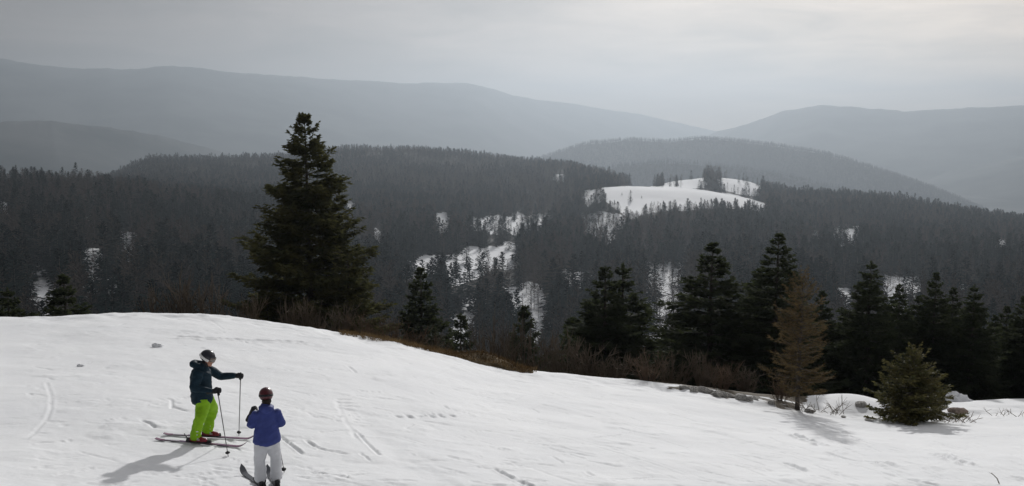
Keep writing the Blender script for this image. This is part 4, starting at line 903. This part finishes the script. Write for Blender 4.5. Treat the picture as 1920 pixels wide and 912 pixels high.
def ski(p_tail, p_tip, m, label, stance, pale=True):
    """p_tail, p_tip on the snow; stance = fraction of the length where the boot stands"""
    a, b = np.array(p_tail), np.array(p_tip); L = float(np.linalg.norm(b - a)); root = empty('ski', tuple(a), 0, label, 'ski', None)
    d = unit((b - a)[None])[0]; root.rotation_euler = Vector(d).to_track_quat('X', 'Z').to_euler()
    n = 40; V = []; F = []
    for i in range(n + 1):
        s_ = i / n; wd = .036 + .020 * abs(s_ - .45) ** 1.3 * 2.2; 
        if s_ > .93: wd *= math.sqrt(max(0, 1 - ((s_ - .93) / .07) ** 2)) * .93 + .07
        if s_ < .02: wd *= .8
        z = .012 + (.16 * max(0, (s_ - .88) / .12) ** 2 * .75 if s_ > .88 else 0) + (.02 * max(0, (.05 - s_) / .05)); th = .007 + .008 * math.sin(math.pi * min(1, s_ / .95)) 
        for yy, q in ((-wd, 0), (wd, 0), (wd * .88, th), (-wd * .88, th)): V.append((s_ * L, yy, z + q))
    for i in range(n):
        c = i * 4
        for q in range(4): F.append((c + q, c + 4 + q, c + 4 + (q + 1) % 4, c + (q + 1) % 4))
    F += [(0, 1, 2, 3), (n * 4 + 3, n * 4 + 2, n * 4 + 1, n * 4)]
    me = bpy.data.meshes.new('ski_body'); me.from_pydata(V, [], F); me.materials.append(m); me.materials.append(M['ski_base']); me.update()
    for i, p in enumerate(me.polygons): p.material_index = 0 if i % 4 == 2 else 1
    link('ski_body', me, root)
    x = stance * L
    def bx(nm, c, s_, mm, **k): return solid(nm, *boxv(c, s_, **k), mm, root, False)
    plate = bx('binding_plate', (x, 0, .036), (.42, .055, .012), M['plastic'])
    bx('toe_binding', (x + .20, 0, .064), (.085, .06, .05), M['plastic'], taper=.7); bx('heel_binding', (x - .17, 0, .07), (.09, .05, .06), M['plastic'], taper=.7); 
    v, f = loft([(x - .19, 0, .09), (x - .23, 0, .13), (x - .25, 0, .165)], [.016, .014, .010], [.010, .008, .007], k=8); solid('heel_lever', v, f, M['plastic'], root)
    if pale: 
        for x0, x1 in ((.10, .26), (.84, .93)): bx('graphic', ((x0 + x1) / 2 * L, 0, .0268), ((x1 - x0) * L, .042, .004), M['pale']) if x1 < .5 else None
    return root
def pole(hand, tip, label):
    hand, tip = np.array(hand, float), np.array(tip, float); d = hand - tip; L = float(np.linalg.norm(d)); root = empty('ski_pole', tuple(tip), 0, label, 'ski pole')
    root.rotation_euler = Vector(d).to_track_quat('Z', 'X').to_euler()
    v, f = loft([(0, 0, .0), (0, 0, L * .5), (0, 0, L - .04)], [.0065, .0085, .0095], [.0065, .0085, .0095], side=(1, 0, 0), k=8); solid('shaft', v, f, M['pole'], root)
    v, f = loft([(0, 0, L - .09), (0, 0, L), (0, 0, L + .06)], [.015, .017, .020], [.015, .017, .018], side=(1, 0, 0), k=10); solid('grip', v, f, M['plastic'], root)
    v, f = loft([(0, 0, .075), (0, 0, .085), (0, 0, .10)], [.042, .036, .012], [.042, .036, .012], side=(1, 0, 0), k=12); solid('basket', v, f, M['plastic'], root)
    v, f = loft([(.02, 0, L + .05), (.045, .01, L - .02), (.03, .015, L - .10), (.015, 0, L - .03)], [.009] * 4, [.002] * 4, side=(0, 1, 0), k=6); solid('wrist_strap', v, f, M['black_cloth'], root)
    return root

def head_pieces(hc, fw, s=1.0):
    """skull, jaw, nose, brow, lips, ears and neck base around head centre hc; fw = facing direction"""
    hc = np.array(hc, float); f = unit(np.array(fw, float)); sd = np.array([0, 1., 0]); up = np.cross(f, sd); 
    if up[2] < 0: up = -up
    def b(df, ds, du, r, k=14, n=10): return ball(hc + f * df * s + sd * ds * s + up * du * s, [q * s for q in r], k, n)
    ps = [b(0, 0, .02, (.095, .078, .105)), b(.035, 0, -.055, (.058, .055, .060)), b(.098, 0, -.015, (.018, .012, .024)), b(.080, 0, .028, (.022, .05, .016)), b(.082, 0, -.062, (.014, .026, .009)), b(.076, 0, -.095, (.022, .024, .018)),
          b(0, .078, -.005, (.016, .010, .030)), b(0, -.078, -.005, (.016, .010, .030))]
    return ps

def sq(z, z0, z1, k): return np.where(z < z0, z, np.where(z < z1, z0 + (z - z0) * k, z - (z1 - z0) * (1 - k)))
# ---- skier in the dark jacket and lime trousers, side on, facing right
F1, F2 = hit(371, 833), hit(389, 822)
root_m = np.array([(F1[0] + F2[0]) / 2 + .02, (F1[1] + F2[1]) / 2, (F1[2] + F2[2]) / 2]); 
man = empty('person', tuple(root_m), 0, 'skier in dark teal jacket, lime green trousers and dark helmet holding two poles', 'person')
a1 = np.array([F1[0] - root_m[0] - .02, F1[1] - root_m[1], F1[2] - root_m[2]]); a2 = np.array([F2[0] - root_m[0] + .03, F2[1] - root_m[1], F2[2] - root_m[2]])
hipz = .88; hc = np.array([.135, 0, 1.63]); fwm = (.92, -.05, -.36)
RH, LH = np.array([.335, -.27, 1.045]), np.array([.60, .27, 1.215])
k1, k2 = np.array([.035, a1[1] * .9, .50]), np.array([.105, a2[1] * .9, .52])
arm = lambda a, b, c, ra: loft([a, (np.array(a) + b) / 2, b, (np.array(b) + c) / 2, c], ra, ra, side=(0, 1, 0) if abs(c[0] - a[0]) > .1 else (1, 0, 0), k=16)
body = head_pieces(hc, fwm) + [loft([(.03, 0, 1.36), (.05, 0, 1.48), (.10, 0, 1.58)], [.07, .060, .058], [.07, .062, .062]),
   loft([(.0, 0, .90), (.0, 0, 1.05), (.01, 0, 1.28), (.03, 0, 1.42)], [.15, .14, .17, .13], [.11, .105, .12, .09]),
   arm((.03, -.17, 1.41), np.array([-.03, -.27, 1.13]), RH - [.09, 0, 0], [.05, .048, .043, .040, .030]), arm((.05, .17, 1.41), np.array([.26, .27, 1.205]), LH - [.09, 0, 0], [.05, .048, .043, .040, .030]),
   loft([(.015, -.06, .84), (.02, -.085, .66), k1, (k1 + a1) / 2 + [-.02, 0, .06], a1 + [-.01, 0, .14]], [.06, .055, .045, .04, .038], [.06, .055, .045, .04, .038]), loft([(.03, .06, .84), (.075, .085, .66), k2, (k2 + a2) / 2 + [-.01, 0, .06], a2 + [-.01, 0, .14]], [.06, .055, .045, .04, .038], [.06, .055, .045, .04, .038])]
blend('body', body, M['skin'], .011, 1, parent=man)
blend('jacket', [loft([(-.005, 0, .775), (-.01, 0, .92), (-.015, 0, 1.12), (-.01, 0, 1.30), (.01, 0, 1.42), (.035, 0, 1.49), (.05, 0, 1.535)], [.205, .20, .20, .205, .185, .11, .085], [.190, .185, .185, .180, .155, .105, .085], k=28),
   arm((.0, -.165, 1.40), np.array([-.045, -.275, 1.12]), RH - [.085, 0, 0], [.092, .085, .078, .066, .052]), arm((.05, .165, 1.40), np.array([.27, .275, 1.205]), LH - [.085, 0, 0], [.095, .090, .082, .074, .060]),
   loft([(-.01, .10, 1.53), (-.105, .06, 1.545), (-.135, 0, 1.55), (-.105, -.06, 1.545), (-.01, -.10, 1.53)], [.05, .062, .066, .062, .05], [.045, .062, .068, .062, .045], side=(0, 0, 1)),
   loft([(.06, -.095, 1.50), (-.02, -.10, 1.53)], [.035, .04], [.035, .04], side=(0, 0, 1)), loft([(.06, .095, 1.50), (-.02, .10, 1.53)], [.035, .04], [.035, .04], side=(0, 0, 1))],
   M['jacket_navy'], .013, 1, .011, 8, man)
blend('neck_warmer', [loft([(.05, 0, 1.50), (.075, 0, 1.545), (.095, 0, 1.575)], [.082, .074, .07], [.085, .078, .072])], M['black_cloth'], .009, 1, parent=man)
blend('trousers', [loft([(.0, 0, .70), (.01, 0, .80), (.0, 0, .93)], [.15, .185, .165], [.125, .15, .13], k=24),
   loft([(.015, -.085, .80), (.03, -.10, .66), k1 + [-.01, 0, 0], (k1 + a1) / 2 + [-.03, 0, .06], a1 + [-.02, 0, .12]], [.125, .116, .092, .084, .090], [.135, .126, .098, .090, .098], k=20),
   loft([(.03, .085, .80), (.09, .10, .66), k2, (k2 + a2) / 2 + [-.02, 0, .06], a2 + [-.02, 0, .13]], [.125, .114, .090, .082, .088], [.135, .124, .096, .088, .096], k=20)], M['trouser_green'], .013, 1, .011, 9, man, seed=4)
for a, hd in ((a1, -.16), (a2, -.10)):
    o = boot(man, (a[0], a[1], 0), M['boot_red'], hd, cuff=.10, shin=(.0, 0, 0)); o.location.z = a[2]
glove(man, RH, (.97, 0, .1), (0, 1, 0), s=1.25, thumb=-1); glove(man, LH, (.97, 0, -.05), (0, 1, 0), s=1.25, thumb=1)
hm = helmet(man, hc + np.array([-.012, 0, .055]), .120, M['helmet_dark'], .30)
gg = strap_band('goggles', hc + np.array([.012, 0, .030]), .102, .38, -1.15, 1.15, .036, M['lens'], man, 1.10)
strap_band('goggle_strap', hc + np.array([-.012, 0, .055]), .120, .62, 1.0, 2 * math.pi - 1.0, .022, M['strap_white'], gg, 1.05, -.03)
SQ = lambda p, *a: np.array([p[0], p[1], float(sq(p[2], *a))])
pole(root_m + SQ(RH, .78, 1.50, .84) + [.03, 0, 0], hit(428, 857), 'ski pole in the nearer hand of the skier in lime trousers')
pole(root_m + SQ(LH, .78, 1.50, .84) + [.03, 0, 0], hit(448, 817), 'ski pole in the outstretched hand of the skier in lime trousers')
for (ta, tb, F_, lab, st) in (((303, 831), (461, 845), F1, 'purple maroon ski nearer to the camera under the skier in lime trousers', .46), ((317, 826), (478, 834), F2, 'purple maroon ski on the far side under the skier in lime trousers', .47)):
    A_, B_ = hit(*ta), hit(*tb); d = unit((B_ - A_)[None])[0]; pr = A_ + d * np.dot(F_ - A_, d); off = (F_ - pr); L = 1.66
    s0 = np.dot(F_ - A_, d) + .03
    t0 = F_ - d * (L * st); t1 = t0 + d * L; t0[2] = gz(t0[0], t0[1]); t1[2] = gz(t1[0], t1[1])
    mid = (t0 + t1) / 2; lift = max(0, gz(mid[0], mid[1]) - mid[2]) ; t0[2] += lift + .006; t1[2] += lift + .006
    ski(t0, t1, M['ski_top'], lab, st)

def compress(root, z0, z1, k, objs=None):
    for o in root.children_recursive:
        if o.type != 'MESH' or o.parent is None: continue
        c = np.empty(len(o.data.vertices) * 3, np.float32); o.data.vertices.foreach_get('co', c); c = c.reshape(-1, 3)
        c[:, 2] = sq(c[:, 2], z0, z1, k); o.data.vertices.foreach_set('co', c.ravel()); o.data.update()
compress(man, .78, 1.50, .84)
# ---- skier in the blue jacket and white trousers, seen from behind
W0 = hit(503, 913); HEAD = R(112)
woman = empty('person', tuple(W0), HEAD, 'skier in violet blue jacket, white trousers and maroon helmet seen from behind', 'person')
hc = np.array([.05, -.01, 1.53]); fww = (1, 0, -.12)
LH = np.array([.20, .19, 1.255]); RHw = np.array([.30, -.17, 1.00])
wa1, wa2 = np.array([.0, .115, 0.]), np.array([-.02, -.125, 0.])
body = head_pieces(hc, fww, .95) + [loft([(.0, 0, 1.24), (.015, 0, 1.36), (.035, 0, 1.46)], [.06, .052, .052], [.06, .055, .055]), loft([(0, 0, .80), (0, 0, .98), (0, 0, 1.18), (0, 0, 1.32)], [.145, .115, .14, .11], [.10, .09, .10, .08]),
   arm((.0, .15, 1.30), np.array([.02, .235, 1.08]), LH - [.03, .02, .07], [.042, .040, .036, .034, .028]), arm((0, -.15, 1.30), np.array([.0, -.225, 1.06]), RHw - [.08, -.01, 0], [.042, .040, .036, .034, .028]),
   loft([(0, .08, .84), wa1 + [.01, 0, .47], wa1 + [0, 0, .14]], [.08, .055, .042], [.08, .055, .042]), loft([(0, -.08, .84), wa2 + [.01, 0, .47], wa2 + [0, 0, .14]], [.08, .055, .042], [.08, .055, .042])]
blend('body', body, M['skin'], .011, 1, parent=woman)
blend('jacket', [loft([(-.01, 0, .745), (-.015, 0, .86), (-.005, 0, 1.02), (0, 0, 1.18), (0, 0, 1.30), (.01, 0, 1.365), (.025, 0, 1.42)], [.215, .200, .170, .165, .150, .100, .076], [.150, .148, .130, .130, .115, .095, .078], k=28),
   arm((.0, .14, 1.29), np.array([.01, .225, 1.07]), LH - [.03, .01, .07], [.078, .076, .074, .066, .054]), arm((0, -.14, 1.29), np.array([-.01, -.215, 1.05]), RHw - [.08, -.01, 0], [.078, .076, .074, .066, .054]),
   loft([(.0, .085, 1.385), (-.085, .05, 1.375), (-.11, 0, 1.365), (-.085, -.05, 1.375), (.0, -.085, 1.385)], [.035, .05, .055, .05, .035], [.03, .036, .040, .036, .03], side=(0, 0, 1))],
   M['jacket_blue'], .012, 1, .009, 8, woman, seed=2)
blend('trousers', [loft([(0, 0, .66), (0, 0, .76), (0, 0, .86)], [.15, .18, .16], [.11, .13, .12], k=24)] + [loft([(0, s_ * .085, .76), (0, s_ * .095, .62), wa + [.01, 0, .45], wa + [.0, 0, .28], wa + [-.01, 0, .145]], [.108, .104, .088, .088, .098], [.118, .112, .092, .092, .104], k=20) for s_, wa in ((1, wa1), (-1, wa2))],
   M['trouser_white'], .012, 1, .009, 9, woman, seed=7)
for wa in (wa1, wa2): boot(woman, (wa[0], wa[1], 0), M['boot_black'], 0, cuff=.08, shin=(0, 0, 0))
glove(woman, LH, (-.1, -.25, 1), (0, 1, 0), s=1.45, thumb=1); glove(woman, RHw, (1, .1, 0), (0, 1, 0), s=1.15, thumb=-1)
helmet(woman, hc + np.array([-.010, 0, .045]), .110, M['helmet_red'], .05)
g2 = strap_band('goggles', hc + np.array([.012, 0, .025]), .097, .1, -1.15, 1.15, .034, M['lens'], woman, 1.10)
strap_band('goggle_strap', hc + np.array([-.01, 0, .045]), .110, .18, 1.0, 2 * math.pi - 1.0, .016, M['black_cloth'], g2, 1.04, -.01)
blend('hair', [ball(hc + np.array([-.055, 0, -.045]), (.055, .072, .075)), loft([hc + np.array([-.07, 0, -.05]), hc + np.array([-.075, 0, -.10]), hc + np.array([-.07, 0, -.14])], [.06, .055, .04], [.03, .028, .02])], mat('dark_brown_hair', (.018, .012, .009), .6, .3, bump=.4, bscale=60), .008, 1, .004, 20, woman)
compress(woman, .76, 1.36, .80)
ch, sh = math.cos(HEAD), math.sin(HEAD)
def wl(p): return W0 + np.array([ch * p[0] - sh * p[1], sh * p[0] + ch * p[1], p[2]])
pole(wl(SQ(RHw, .76, 1.36, .80) + [.03, 0, 0]), hit(533, 886), 'ski pole held at the right side of the skier in the blue jacket')
for wa, ang, lab in ((wa1, .22, 'dark grey ski pointing up left from the left boot of the blue skier'), (wa2, .02, 'dark grey ski mostly hidden behind the legs of the skier in the blue jacket')):
    c = wl(wa + [.02, 0, 0]); a = HEAD + ang; d = np.array([math.cos(a), math.sin(a), 0]); L = 1.56; t0 = c - d * L * .45; t1 = c + d * L * .55; t0[2] = gz(t0[0], t0[1]) + .004; t1[2] = gz(t1[0], t1[1]) + .012
    ski(t0, t1, M['ski_dark'], lab, .46, False)

# ------------------------------------------------------------------ haze over the whole valley
me = bpy.data.meshes.new('haze'); v, f = boxv((0, 0, 0), (1, 1, 1)); me.from_pydata([tuple(q) for q in v], [], f); me.update()
hz = link('haze', me); hz.scale = (42000, 42000, 1500); hz.location = (0, 0, 985 - 750)
hm_ = bpy.data.materials.new('valley_haze'); hm_.use_nodes = True; t = hm_.node_tree; t.nodes.clear(); pv = N(t, 'ShaderNodeVolumePrincipled'); ou = N(t, 'ShaderNodeOutputMaterial'); t.links.new(pv.outputs[0], ou.inputs['Volume'])
pv.inputs['Color'].default_value = (.413, .466, .522, 1); pv.inputs['Density'].default_value = 1.34e-4; pv.inputs['Anisotropy'].default_value = .54
me.materials.append(hm_); tag(hz, 'pale haze filling the valley', kind='stuff'); hz.display_type = 'WIRE'
print('objects', len(bpy.data.objects))
